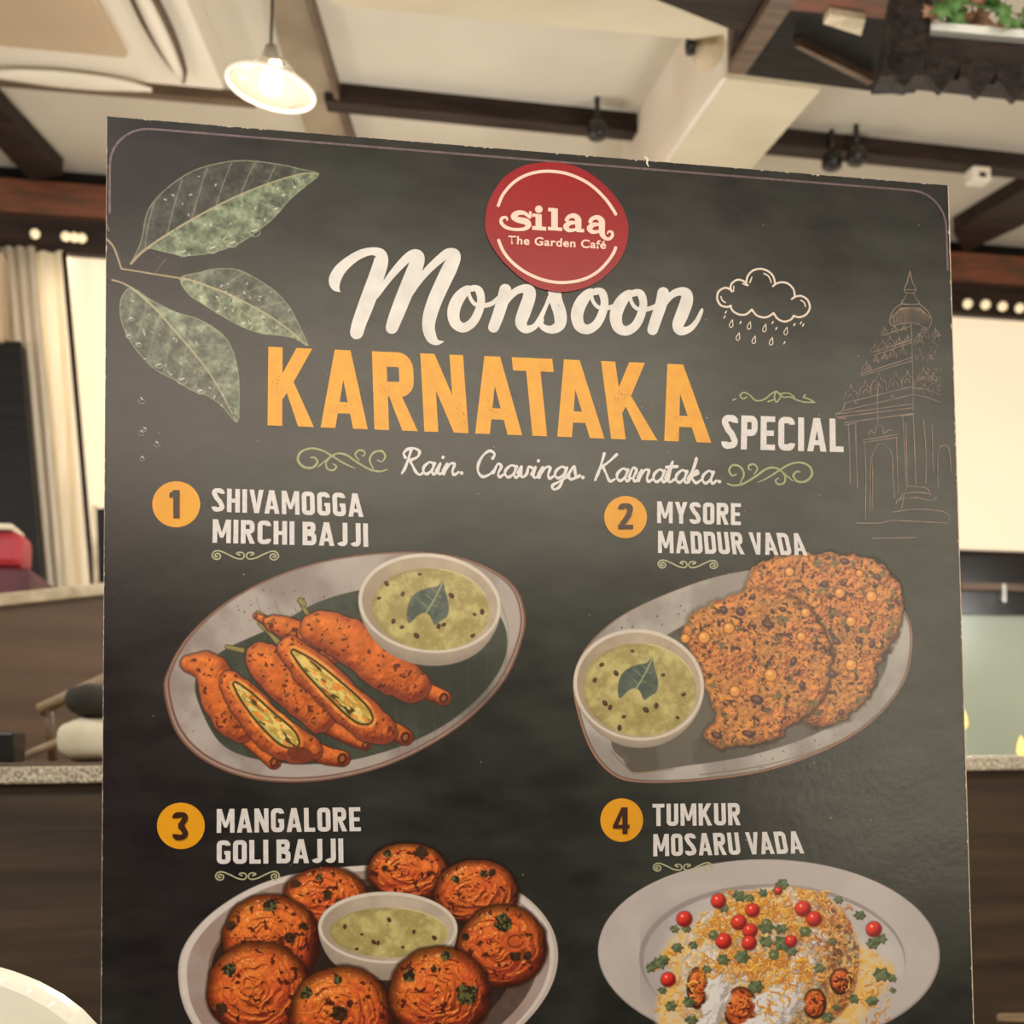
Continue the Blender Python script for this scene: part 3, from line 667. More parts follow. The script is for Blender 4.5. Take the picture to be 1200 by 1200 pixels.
def text_line(ink, s, BL, BR, TL, TR=None, sp=.085, jit=0):
    BL, BR, TL = map(lambda q: np.array(q, float), (BL, BR, TL)); TR = np.array(TR, float) if TR is not None else TL+(BR-BL)
    x = 0; shapes = []
    for i, c in enumerate(s):
        g_, wd = glyph(c)
        if i and s[i-1:i+1] in ('AT', 'TA'): x -= .13
        elif i and s[i-1:i+1] in ('VA', 'AV', 'LA'): x -= .07
        shapes.append((x, g_)); x += wd+sp
    tot = x-sp
    def xf0(x0):
        def xf(p):
            u = (p[0]+x0)/tot; v = p[1]
            return (BL*(1-u)+BR*u)*(1-v)+(TL*(1-u)+TR*u)*v
        return xf
    for x0, g_ in shapes:
        xf = xf0(x0)
        for sh in g_:
            if sh[0] == 'p': ink.poly([xf(p) for p in sh[1]])
            else: ink.stroke(sh[1], t, smooth=False, closed=sh[2], caps=False, xf=xf)

MW = print_mat('ink_offwhite', (216, 209, 204), .04, c2=(206, 199, 194))
MW2 = print_mat('ink_white_title', (222, 215, 207), .04, scale=60, c2=(208, 201, 193))
MO = print_mat('ink_amber', (224, 156, 20), .05, scale=120, c2=(218, 147, 26))
MO2 = print_mat('ink_amber_disc', (222, 155, 26), .03, scale=20, c2=(216, 146, 26))
MR = print_mat('ink_red', (148, 16, 28), .05, scale=20, c2=(140, 14, 24))
MP = print_mat('ink_pale_pink', (246, 206, 188), .03)
MG = print_mat('ink_pale_green', (156, 162, 112), .08)
MGr = print_mat('ink_cream_green', (176, 172, 136), .06)
MD = print_mat('ink_dark_brown', (62, 32, 22), .1)
ML = print_mat('ink_line_cream', (226, 208, 190), .05)
MB_ = print_mat('ink_border', (120, 100, 102), .1, rough=.2)
MT = print_mat('ink_temple_line', (146, 124, 106), .3, scale=90, c2=(108, 94, 82))

# border line just inside the edge
ik = Ink()
def edge_path():
    m_ = .0068; r_ = .028
    pts = []
    for a in np.linspace(180, 270, 8): pts.append((m_*.35+r_+r_*math.cos(math.radians(a)), m_+r_+r_*math.sin(math.radians(a))))
    for x in np.linspace(.1, BW-.1, 9): pts.append((x, m_))
    for a in np.linspace(270, 360, 8): pts.append((BW-m_*.5-r_+r_*math.cos(math.radians(a)), m_+r_+r_*math.sin(math.radians(a))))
    return pts
ep = edge_path()
pts = [(0.0024, .07)]+ep+[(BW-.0034, .07)]
V = []; Fc = []
for i, (u, v) in enumerate(pts):
    a = np.array(pts[max(i-1, 0)]); c_ = np.array(pts[min(i+1, len(pts)-1)]); tt = c_-a; tt = tt/np.hypot(*tt); nn = np.array([-tt[1], tt[0]])
    for s in (-1, 1):
        q = np.array([u, v])+nn*s*.0008; V.append(Bl(q[0], q[1], .00012))
for i in range(len(pts)-1): Fc.append((2*i, 2*i+1, 2*i+3, 2*i+2))
mesh_obj('border_line', V, Fc, MB_, mb, label='thin lighter border line with rounded corners')

# logo disc
ik = Ink()
dpts = [(140+0, 520), (160, 390), (235, 260), (340, 185), (450, 158), (580, 158), (700, 190), (810, 260), (900, 350), (955, 440), (980, 540), (965, 650), (920, 740), (850, 815), (760, 875), (650, 908), (560, 912), (450, 888), (350, 830), (255, 745), (190, 660), (155, 590)]
c5 = crop(540, 160, 5)
ik.poly(cat(c5(dpts), True, 5)); ik.build('logo_disc', MR, .0010, 'round red logo sticker')
ik = Ink()
ik.stroke(c5([(218, 408), (245, 345), (300, 280), (370, 235), (450, 212), (530, 208), (620, 222), (710, 258), (780, 305), (845, 370), (885, 425), (905, 458)]), 3.6, caps=True)
ik.stroke(c5([(220, 612), (250, 680), (305, 745), (380, 800), (470, 840), (560, 858), (650, 855), (730, 835), (800, 795), (855, 740), (890, 690), (905, 655)]), 3.6)
ik.build('logo_ring', MP, .0012, 'pale broken ring')
ik = Ink()
ik.stroke(c5([(402, 478, 16), (370, 452, 22), (330, 452, 30), (308, 472, 34), (330, 490, 34), (380, 503, 38), (394, 524, 32), (370, 545, 22), (310, 548, 18), (262, 535, 20), (235, 508, 20), (240, 482, 18), (264, 478, 14), (270, 492, 12)]), 4)
ik.poly(c5([(398, 442), (412, 442), (412, 480), (398, 480)]))
ik.disc(*c5([(455, 430)])[0], 4.4)
for q in ([(436, 458), (472, 460), (472, 548), (436, 546)], [(416, 455), (450, 457), (450, 476), (416, 474)], [(416, 527), (498, 533), (498, 556), (416, 550)],
          [(528, 424), (566, 426), (566, 552), (528, 550)], [(510, 421), (550, 423), (550, 444), (510, 442)], [(508, 532), (592, 538), (592, 558), (508, 552)]): ik.poly(c5(q))
for dx, dy in ((0, 0), (138, 10)):
    ik.stroke(c5([(618+dx, 492+dy, 24), (632+dx, 474+dy, 24), (662+dx, 468+dy, 28), (684+dx, 488+dy, 36), (686+dx, 520+dy, 36), (686+dx, 548+dy, 34)]), 5)
    ik.stroke(c5([(680+dx, 510+dy, 16), (640+dx, 510+dy, 26), (614+dx, 530+dy, 32), (630+dx, 552+dy, 24), (665+dx, 550+dy, 18), (684+dx, 535+dy, 12)]), 5)
ik.poly(c5([(680, 543), (720, 545), (720, 566), (680, 564)]))
ik.stroke(c5([(824, 540, 36), (826, 575, 32), (842, 598, 22), (866, 604, 18), (884, 588, 18), (884, 566, 16), (866, 560, 12), (856, 572, 8)]), 4)
ik.build('logo_name', MP, .0012, 'pale pink slab lettering')
# second line of the logo with the built-in face
def font_line(s, BL, BR, hgt, name, m, off, bold=.02, parent=mb):
    cu = bpy.data.curves.new(name, 'FONT'); cu.body = s; cu.size = 1; cu.offset = bold; cu.space_character = 1.08
    tmp = bpy.data.objects.new(name, cu); sc.collection.objects.link(tmp); bpy.context.view_layer.update()
    dg = bpy.context.evaluated_depsgraph_get(); me = bpy.data.meshes.new_from_object(tmp.evaluated_get(dg)); bpy.data.objects.remove(tmp)
    co = np.zeros(len(me.vertices)*3); me.vertices.foreach_get('co', co); co = co.reshape(-1, 3)
    x0, x1 = co[:, 0].min(), co[:, 0].max(); BL, BR = np.array(BL, float), np.array(BR, float)
    d = BR-BL; up = np.array([d[1], -d[0]])/np.hypot(*d)*hgt/.72
    out = []
    for x, y, z in co:
        p = BL+d*(x-x0)/(x1-x0)+up*y; out.append(Bp(p[0], p[1], off))
    me.vertices.foreach_set('co', np.array(out).ravel()); me.materials.append(m); me.update()
    return link(bpy.data.objects.new(name, me), parent)
font_line('The Garden Café', (595, 286.2), (709.5, 292.2), 9.6, 'logo_subtitle', MP, .0012, .022)

# brush title
c48 = crop(370, 270, 4.8); c48b = crop(610, 270, 4.8)
ik = Ink()
S_ = lambda pts, c_=c48: ik.stroke(c_(pts), 5, n=8)
S_([(135, 345, 6), (112, 318, 50), (108, 275, 68), (140, 218, 64), (200, 165, 54), (262, 130, 48), (320, 118, 44), (362, 132, 60), (368, 170, 80), (345, 250, 86), (312, 340, 88), (275, 440, 86), (245, 520, 80), (230, 575, 76)])
S_([(232, 575, 72), (222, 592, 40)])
S_([(318, 400, 16), (345, 365, 26), (390, 300, 34), (440, 235, 42), (500, 170, 50), (545, 135, 52), (575, 150, 72), (560, 210, 84), (520, 310, 86), (480, 410, 84), (445, 500, 78), (428, 548, 70)])
S_([(490, 430, 14), (520, 380, 26), (570, 300, 34), (630, 225, 42), (700, 160, 48), (745, 128, 52), (782, 142, 66), (755, 210, 84), (712, 300, 84), (672, 390, 82), (642, 480, 78), (635, 550, 70), (652, 606, 60), (682, 630, 34), (717, 626, 6)])
def o_(dx, dy, c_=c48b):
    S_([(428+dx, 352+dy, 24), (390+dx, 352+dy, 50), (345+dx, 400+dy, 68), (318+dx, 470+dy, 70), (330+dx, 535+dy, 62), (375+dx, 558+dy, 54), (425+dx, 530+dy, 50), (458+dx, 470+dy, 48), (472+dx, 405+dy, 44), (458+dx, 352+dy, 44), (425+dx, 338+dy, 28), (402+dx, 352+dy, 18), (405+dx, 395+dy, 20), (435+dx, 432+dy, 22), (480+dx, 438+dy, 26), (530+dx, 424+dy, 24), (560+dx, 400+dy, 20)], c_)
S_([(885, 332, 24), (850, 335, 50), (802, 385, 68), (775, 455, 70), (785, 520, 62), (830, 548, 54), (880, 520, 50), (915, 460, 48), (930, 395, 44), (918, 340, 44), (885, 322, 28), (862, 338, 18), (868, 378, 20), (895, 415, 22), (940, 424, 26), (990, 412, 26), (1025, 380, 20)])
S_([(1066, 335, 68), (1050, 400, 68), (1025, 480, 66), (1000, 545, 62)])
S_([(1035, 490, 20), (1060, 420, 30), (1110, 355, 38), (1160, 330, 46), (1200, 340, 66), (1198, 385, 72), (1172, 460, 74), (1155, 520, 66), (1180, 556, 48), (1225, 545, 34), (1262, 505, 24), (1290, 440, 20), (1320, 370, 24), (1340, 330, 44)])
S_([(190, 345, 70), (200, 400, 72), (222, 470, 72), (220, 530, 64), (180, 558, 48), (135, 550, 36), (112, 525, 30), (120, 505, 24)], c48b)
S_([(30, 556, 24), (75, 540, 26), (105, 500, 24), (140, 430, 20), (165, 375, 26)], c48b)
o_(0, 0); o_(218, 8)
S_([(802, 352, 66), (790, 415, 66), (765, 490, 64), (742, 560, 60)], c48b)
S_([(775, 500, 18), (800, 430, 28), (845, 368, 38), (895, 345, 46), (932, 358, 62), (932, 405, 72), (905, 480, 72), (885, 535, 64), (902, 566, 52), (950, 555, 36), (988, 515, 28), (1014, 462, 22), (1020, 445, 14)], c48b)
ik.build('brush_title', MW2, .00018, 'off-white brush script lettering')

ik = Ink(); text_line(ik, 'KARNATAKA', (313.5, 498.5), (833.5, 519), (314.5, 406.5), (818, 428)); ik.build('title_lettering', MO, .0002, 'large amber condensed capitals')
ik = Ink()
rs = np.random.RandomState(11)
for cx, cy, n_, s_ in ((322, 450, 20, 7), (405, 474, 12, 10), (452, 462, 16, 7), (541, 486, 26, 7), (575, 478, 14, 6), (640, 431, 10, 7), (730, 465, 22, 6), (690, 480, 6, 9), (796, 490, 8, 9), (508, 430, 4, 6), (760, 480, 6, 8)):
    for _ in range(n_):
        x, y = rs.normal(cx, s_*.7), rs.normal(cy, s_); a = rs.uniform(-2.2, -.8); l_ = rs.uniform(.4, 1.6)
        ik.stroke([(x, y), (x+l_*math.cos(a), y+l_*math.sin(a))], rs.uniform(.4, .9), smooth=False, caps=False)
ik.build('ink_wear', print_mat('ink_wear_brown', (176, 120, 50), .2), .0008, 'small worn flecks in the amber lettering')['kind'] = 'stuff'
for nm, s, a_, b_, c_, d_ in (('special_lettering', 'SPECIAL', (845, 526), (988.5, 530), (846, 486), (988, 491)),
        ('dish_name', 'SHIVAMOGGA', (248, 599.5), (426, 606), (248.5, 572), (424.5, 578.5)), ('dish_name', 'MIRCHI BAJJI', (249, 636), (431.5, 641), (249.5, 608.5), (431, 613.5)),
        ('dish_name', 'MYSORE', (770, 613), (868, 615.5), (770, 587.5), (868, 590)), ('dish_name', 'MADDUR VADA', (771, 648), (946.5, 651), (771, 622), (940, 625)),
        ('dish_name', 'MANGALORE', (254, 976), (423, 974), (254, 948), (422, 946)), ('dish_name', 'GOLI BAJJI', (254, 1012.5), (402.5, 1011), (254, 985), (402, 982.5)),
        ('dish_name', 'TUMKUR', (764.5, 968), (868, 967), (764.5, 942), (867, 941)), ('dish_name', 'MOSARU VADA', (765.5, 1003.5), (942.5, 1000), (765.5, 977.5), (937, 974))):
    ik = Ink(); text_line(ik, s, a_, b_, c_, d_, sp=.10); ik.build(nm, MW, .0002, 'off-white condensed capitals')
for d_, cx, cy, rx, ry, q in (('1', 206.5, 591, 28, 27, (198.5, 607, 210.5, 574.5)), ('2', 733, 606, 25, 24.7, (724, 620, 741.5, 590)), ('3', 212, 967.8, 28, 27.2, (202, 984.5, 220.5, 951.5)), ('4', 728.5, 961, 25, 25.5, (718, 977, 737.5, 946))):
    ik = Ink(); ik.disc(cx, cy, rx, ry); ik.build('number_disc', MO2, .0002, 'amber disc')
    ik = Ink(); text_line(ik, d_, (q[0], q[1]), (q[2], q[1]), (q[0], q[3])); ik.build('number', MD, .0008, 'dark numeral')

# tagline in a light script
XH = .46
SG = {  # strokes in units of cap height, slant already in; widths come from the caller
 'R': ([[(.16, .62), (.10, .78), (.22, .95), (.45, 1.0), (.64, .88), (.58, .66), (.38, .54), (.26, .52)], [(.36, .96), (.26, .55), (.16, .2), (.06, -.02)], [(.30, .52), (.42, .3), (.52, .08), (.66, -.06), (.78, .02)]], .72),
 'C': ([[(.62, .72), (.68, .90), (.52, 1.02), (.32, .86), (.16, .52), (.14, .18), (.30, -.03), (.52, .06), (.66, .20)]], .66),
 'K': ([[(.34, 1.02), (.24, .6), (.14, .25), (.04, -.02)], [(.78, 1.0), (.52, .72), (.22, .46)], [(.30, .52), (.42, .25), (.56, -.04), (.74, 0.04)]], .74),
 'a': ([[(.42, .40), (.28, .46), (.10, .28), (.08, .08), (.20, -.02), (.36, .14), (.46, .42)], [(.46, .42), (.38, .12), (.44, -.02), (.58, .10)]], .50),
 'i': ([[(.02, .12), (.16, .44), (.08, .12), (.14, -.02), (.28, .10)], [(.235, .66), (.24, .68)]], .26),
 'n': ([[(.0, .14), (.14, .45), (.02, .0)], [(.05, .12), (.24, .42), (.38, .40), (.32, .12), (.38, -.02), (.54, .10)]], .48),
 'r': ([[(.0, .14), (.14, .50), (.26, .40), (.16, .12), (.22, -.02), (.36, .10)]], .32),
 'v': ([[(.0, .16), (.12, .44), (.10, .14), (.16, -.01), (.30, .14), (.36, .42), (.50, .36)]], .44),
 'g': ([[(.42, .40), (.28, .46), (.10, .28), (.08, .08), (.20, .0), (.36, .16), (.46, .42)], [(.46, .42), (.36, 0), (.22, -.36), (.04, -.46), (.0, -.30), (.22, -.14), (.54, .10)]], .50),
 's': ([[(.0, .12), (.20, .50), (.24, .28), (.26, .06), (.12, -.03), (.02, .05)], [(.24, .02), (.40, .12)]], .34),
 't': ([[(.0, .14), (.24, .80), (.10, .14), (.16, -.02), (.32, .10)], [(.02, .56), (.40, .60)]], .30),
 'k': ([[(.0, .14), (.22, .60), (.28, .94), (.18, .6), (.02, .0)], [(.10, .18), (.28, .46), (.34, .36), (.14, .20), (.28, -.02), (.46, .10)]], .44),
 '.': ([[(.06, .02), (.07, .02)]], .16)}
def script(ink, word, BL, BR, hgt, wd):
    x = 0; items = []
    for c in word:
        st, w_ = SG[c]; items.append((x, st)); x += w_
    BL, BR = np.array(BL, float), np.array(BR, float); d = BR-BL; dirn = d/np.hypot(*d); up = np.array([dirn[1], -dirn[0]])*hgt
    for x0, st in items:
        for s in st:
            P = []
            for i, (a, b2) in enumerate(s):
                p = BL+d*(x0+a)/x+up*b2; P.append((p[0], p[1], wd*(1.25 if (len(s) > 2 and i % 2 == 0) else .85) if len(s) > 2 else wd*1.25))
            ink.stroke(P, wd)
ik = Ink()
script(ik, 'Rain', (469, 554), (535.5, 556), 29, 3.0); script(ik, 'Cravings', (555, 557.5), (677, 561), 29, 3.0); script(ik, 'Karnataka', (696, 562), (837, 566), 30, 3.0)
for x, y in ((541, 554.5), (683, 559.5), (843, 564.5)): ik.disc(x, y, 2.2, n=12)
ik.build('tagline', MW, .0002, 'thin off-white script line')

# scrollwork
def flourish(ink, cx, cy, wd, ang=0):
    L = [(410, 118), (398, 122), (394, 108), (410, 100), (428, 112), (422, 133), (395, 137), (376, 116), (388, 90), (420, 84), (470, 103), (520, 127), (562, 134), (580, 118), (572, 97), (550, 92), (532, 100), (552, 110)]
    k = wd/424.
    for sx in (1, -1):
        ink.stroke([(cx+sx*(x-587)*k, cy+(y-112)*k+sx*(x-587)*k*ang) for x, y in L], 1.7)
for cx, cy, wd, an in ((287.5, 651, 78, .01), (806, 661.5, 70, .01), (290, 1026.5, 75, -.005), (800, 1016, 69, -.01)):
    ik = Ink(); flourish(ik, cx, cy, wd, an); ik.build('small_scroll', MGr, .0002, 'pale green scroll ornament')
FL = [[(112, 722, 7), (132, 722, 9), (148, 745, 11), (122, 775, 11), (75, 772, 11), (42, 735, 11), (58, 692, 10), (110, 672, 9), (170, 682, 9), (230, 715, 9), (290, 752, 8), (352, 780, 4)],
      [(150, 772, 5), (190, 740, 8), (245, 702, 9), (300, 706, 10), (360, 745, 10), (430, 785, 10), (485, 796, 9), (524, 786, 6)],
      [(225, 712, 6), (196, 745, 8), (200, 780, 9), (232, 790, 9), (250, 770, 8), (232, 756, 6)],
      [(372, 735, 6), (352, 706, 8), (372, 682, 9), (400, 688, 9), (402, 708, 7), (388, 712, 5)],
      [(450, 782, 6), (430, 735, 9), (450, 696, 10), (492, 686, 10), (514, 712, 9), (498, 742, 8), (472, 736, 6)]]
cF = crop(340, 380, 4.615)
ik = Ink()
for s in FL: ik.stroke(cF([(x, y, w_*1.15) for x, y, w_ in s]), 2)
ik.build('large_scroll', MG, .0002, 'green scroll left of the tagline')
ik = Ink()
for s in FL:
    ik.stroke([(952-(x-348.5)*.95, y+16.5, w_) for x, y, w_ in cF([(x, y, w_*1.15) for x, y, w_ in s])], 2)
ik.build('large_scroll', MG, .0002, 'green scroll right of the tagline')
ik = Ink(); cS = crop(800, 400, 3)
for s in ([(225, 196), (212, 202), (202, 192), (214, 180), (236, 190), (256, 208), (285, 205), (312, 184), (328, 176)], [(328, 176), (345, 190), (330, 214), (322, 196), (328, 176)], [(300, 212), (318, 206)], [(332, 178), (352, 196), (378, 196), (404, 208), (430, 214), (464, 215)], [(464, 215), (445, 204), (424, 196), (432, 188)], [(176, 207), (186, 203)], [(340, 186), (370, 182), (392, 196)]):
    ik.stroke([(x, y, 1.7) for x, y in cS(s)], 1.7)
ik.build('small_scroll', MG, .0002, 'green scroll over the word at right')

# cloud
ik = Ink(); cC = crop(830, 300, 9.23)
for s in ([(245, 365), (180, 345), (112, 385), (95, 460), (130, 530), (195, 552), (245, 538)], [(235, 540), (270, 600), (340, 635), (410, 630), (470, 580)], [(470, 580), (520, 640), (590, 665), (650, 655), (705, 618)],
          [(705, 618), (750, 680), (820, 710), (890, 690), (925, 645)], [(920, 650), (990, 662), (1060, 630), (1097, 560), (1075, 480), (1010, 435), (945, 440), (902, 466)], [(935, 440), (920, 360), (860, 300), (790, 285), (735, 300), (698, 328)],
          [(722, 300), (700, 220), (640, 162), (560, 140), (480, 160), (425, 220), (410, 300), (425, 318)], [(412, 300), (370, 268), (310, 260), (252, 300), (238, 360), (255, 385)]):
    ik.stroke([(x, y, 2.3) for x, y in cC(s)], 2.3)
for s in ([(470, 232), (448, 290)], [(600, 190), (650, 220), (682, 290)], [(135, 440), (150, 480), (182, 505)], [(1000, 480), (1035, 505), (1050, 545)], [(275, 330), (270, 385)], [(370, 300), (410, 318)]):
    ik.stroke([(x, y, 1.5) for x, y in cC(s)], 1.5)
for x, y in ((245, 740), (438, 760), (605, 788), (835, 820), (318, 880), (490, 915), (678, 930)):
    ik.stroke([(a, b2, 1.0) for a, b2 in cC([(x+15, y-48), (x-12, y-10), (x-18, y+20), (x-2, y+34), (x+18, y+18), (x+18, y-14), (x+15, y-48)])], 1.2)
for x, y in ((190, 608), (175, 660), (348, 720), (735, 785), (930, 742), (1000, 725), (1025, 748), (822, 940), (695, 720)):
    ik.stroke([(a, b2, 1.5) for a, b2 in cC([(x+6, y-10), (x-6, y+10)])], 1.5, smooth=False)
ik.build('cloud_drawing', ML, .0002, 'white line drawing of a raining cloud')

# temple line drawing
ik = Ink(); cT = crop(960, 300, 3.53)
TM = [[(375, 62), (368, 90), (362, 115), (352, 135), (358, 152), (392, 152), (399, 135), (388, 115), (380, 90), (375, 62)], [(352, 140), (400, 140)], [(362, 155), (350, 180), (342, 198), (412, 198), (402, 178), (390, 157)],
      [(342, 198), (315, 215), (296, 245), (292, 275), (305, 290)], [(412, 198), (440, 220), (458, 245), (463, 275), (450, 300)], [(305, 290), (380, 276), (450, 300)], [(300, 255), (330, 225), (375, 215), (425, 228), (460, 258)],
      [(378, 276), (382, 330), (384, 430), (388, 560), (388, 640)], [(262, 330), (380, 290)], [(222, 400), (382, 346)], [(225, 412), (382, 358)], [(170, 488), (384, 420)], [(168, 497), (384, 434)], [(105, 608), (386, 540)], [(100, 640), (386, 574)], [(68, 655), (388, 612)], [(75, 668), (388, 628)], [(105, 690), (388, 652)], [(105, 608), (95, 640), (68, 655), (78, 670), (108, 672)],
      [(388, 574), (440, 585), (505, 608)], [(390, 545), (450, 555), (500, 575)], [(120, 700), (125, 800), (128, 940)], [(150, 695), (152, 800), (158, 960)], [(105, 700), (155, 690)], [(345, 660), (352, 800), (358, 950)], [(388, 655), (394, 800), (400, 950)], [(358, 690), (364, 950)], [(338, 662), (392, 655)], [(358, 950), (400, 955)],
      [(180, 762), (325, 738)], [(182, 772), (325, 750)], [(188, 770), (192, 900), (190, 1090)], [(318, 750), (322, 870), (325, 980)], [(218, 1050), (220, 900), (218, 830), (232, 795), (252, 775), (285, 795), (300, 830), (304, 920), (310, 1000)], [(208, 1060), (210, 900), (212, 830)],
      [(205, 735), (215, 722), (228, 735), (235, 708), (248, 700), (262, 712), (265, 735), (285, 722), (305, 722)], [(430, 680), (440, 800), (440, 940)], [(465, 700), (470, 900)], [(490, 960), (490, 820), (510, 785), (535, 800), (545, 900)],
      [(345, 985), (400, 978), (460, 985)], [(330, 1010), (345, 985)], [(318, 1025), (330, 1008), (400, 1000), (460, 1012), (485, 1000)], [(300, 1060), (400, 1048), (520, 1060), (540, 1100)], [(150, 1105), (250, 1105), (300, 1095), (400, 1098), (530, 1105)], [(220, 1168), (400, 1165)], [(340, 1045), (360, 960), (400, 955), (445, 962), (460, 990)], [(242, 690), (240, 600), (245, 520)]]
for s in TM: ik.stroke([(x, y, 1.05) for x, y in cT(s)], 1.05, n=5)
rs = np.random.RandomState(5)
def fig(x, y, h_):      # small carved figure squiggle
    ik.stroke([(a, b2, .85) for a, b2 in cT([(x-h_*.45, y), (x-h_*.3, y-h_*.5), (x-h_*.1, y-h_*.6), (x, y-h_), (x+h_*.12, y-h_*.6), (x+h_*.34, y-h_*.5), (x+h_*.4, y)])], .8, n=4)
    ik.stroke([(a, b2, .8) for a, b2 in cT([(x-h_*.2, y-h_*.1), (x+rs.uniform(-4, 4), y-h_*.4), (x+h_*.2, y-h_*.1)])], .8, n=4)
for x, y, h_ in ((270, 328, 34), (312, 318, 32), (350, 310, 26), (230, 405, 44), (262, 392, 48), (292, 380, 50), (330, 372, 36), (365, 362, 34), (195, 480, 44), (235, 440, 26), (270, 430, 30), (305, 420, 36), (345, 410, 36), (130, 600, 70), (190, 575, 60), (245, 560, 80), (315, 545, 66), (365, 530, 56), (205, 470, 22), (410, 360, 40), (435, 345, 50), (480, 335, 36), (430, 520, 60), (470, 520, 40), (300, 585, 14), (150, 612, 14)): fig(x, y, h_)
for k in range(20):
    x = 305+k*7.6; ik.stroke([(a, b2, .7) for a, b2 in cT([(375+(x-375)*.55, 214), (x, 250), (x+2, 282)])], .7, n=3)
for k in range(70):
    x, y = rs.uniform(395, 500), rs.uniform(300, 560); ik.stroke([(a, b2, .6) for a, b2 in cT([(x, y), (x+rs.uniform(-14, 14), y+rs.uniform(-10, 10)), (x+rs.uniform(-10, 10), y+rs.uniform(0, 18))])], .6, n=3)
ik.build('temple_drawing', MT, .0002, 'faint brown line drawing of a tower')
#PAINT
# ------------------------------------------------------------------ painted pictures of the print (flat colour per point of a fine sheet)
class Canvas:
    def __init__(s, x0, y0, x1, y1, step=.85):
        s.step = step; s.xs = np.arange(x0, x1+step, step); s.ys = np.arange(y0, y1+step, step)
        s.X, s.Y = np.meshgrid(s.xs, s.ys); s.C = np.zeros(s.X.shape+(3,)); s.A = np.zeros(s.X.shape)
    def sub(s, x0, y0, x1, y1):
        i0, i1 = np.searchsorted(s.xs, x0), np.searchsorted(s.xs, x1); j0, j1 = np.searchsorted(s.ys, y0), np.searchsorted(s.ys, y1)
        return slice(max(j0, 0), max(j1, 0)), slice(max(i0, 0), max(i1, 0))
    def over(s, sl, m, col, hold=False):
        m = np.clip(m, 0, 1); col = np.asarray(col, float)
        if hold: m = m*(s.A[sl] > .5)
        c = s.C[sl]; a = s.A[sl]
        na = m+a*(1-m)
        s.C[sl] = np.where(na[..., None] > 1e-4, (col*m[..., None]+c*(a*(1-m))[..., None])/np.maximum(na, 1e-4)[..., None], c)
        s.A[sl] = na
    def build(s, name, off, label=None):
        ny, nx = s.X.shape; V_ = Bp_grid(s.X, s.Y, off)
        a = s.A; q = np.maximum.reduce([a[:-1, :-1], a[1:, :-1], a[:-1, 1:], a[1:, 1:]]) > .03
        jj, ii = np.nonzero(q); base_ = jj*nx+ii
        fa = np.stack([base_, base_+nx, base_+nx+1, base_+1], 1)
        used, inv = np.unique(fa.ravel(), return_inverse=True); fa = inv.reshape(-1, 4)
        me = bpy.data.meshes.new(name); me.vertices.add(len(used)); me.vertices.foreach_set('co', V_[used].ravel())
        me.loops.add(fa.size); me.loops.foreach_set('vertex_index', fa.ravel().astype(np.int32))
        me.polygons.add(len(fa)); me.polygons.foreach_set('loop_start', np.arange(0, fa.size, 4, dtype=np.int32)); me.polygons.foreach_set('loop_total', np.full(len(fa), 4, dtype=np.int32))
        me.update(calc_edges=True)
        at = me.color_attributes.new('print', 'FLOAT_COLOR', 'POINT')
        # spread colour outwards one step so edges do not darken
        rgba = np.concatenate([lin(np.clip(s.C, 0, 255))*PK, s.A[..., None]], 2).reshape(-1, 4)[used]
        at.data.foreach_set('color', rgba.astype(np.float32).ravel())
        me.materials.append(MPRINT); return link_l(me, name, label)
def link_l(me, name, label):
    o = bpy.data.objects.new(name, me); link(o, mb)
    if label: o['label'] = label
    return o
MPRINT = print_mat('picture_print')
def ss(a, b_, x): t_ = np.clip((x-a)/(b_-a), 0, 1); return t_*t_*(3-2*t_)
_lat = {}
def vn(x, y, seed):
    if seed not in _lat: _lat[seed] = np.random.RandomState(seed).rand(128, 128)
    L = _lat[seed]; xi = np.floor(x).astype(int); yi = np.floor(y).astype(int); fx = x-xi; fy = y-yi; fx = fx*fx*(3-2*fx); fy = fy*fy*(3-2*fy)
    g_ = lambda a, b_: L[(yi+b_) % 128, (xi+a) % 128]
    return (g_(0, 0)*(1-fx)+g_(1, 0)*fx)*(1-fy)+(g_(0, 1)*(1-fx)+g_(1, 1)*fx)*fy
def fbm(x, y, sc_, oct=4, seed=1):
    r = 0; a = .5; tot = 0
    for o_i in range(oct): r = r+a*vn(x/sc_*2**o_i+o_i*17.3, y/sc_*2**o_i+o_i*9.1, seed+o_i); tot += a; a *= .55
    return r/tot
def lerp(a, b_, t_): return np.asarray(a, float)*(1-t_[..., None])+np.asarray(b_, float)*t_[..., None]
def sd_poly(X, Y, pts):
    P = np.asarray(pts, float); d = np.full(X.shape, 1e9); ins = np.zeros(X.shape, bool); n_ = len(P)
    for i in range(n_):
        a = P[i]; b_ = P[(i+1) % n_]; e = b_-a; L2 = e@e+1e-9
        tt = np.clip(((X-a[0])*e[0]+(Y-a[1])*e[1])/L2, 0, 1); d = np.minimum(d, (X-a[0]-tt*e[0])**2+(Y-a[1]-tt*e[1])**2)
        if a[1] != b_[1]:
            c_ = ((a[1] > Y) != (b_[1] > Y)) & (X < (b_[0]-a[0])*(Y-a[1])/(b_[1]-a[1])+a[0]); ins ^= c_
    return np.where(ins, -np.sqrt(d), np.sqrt(d))
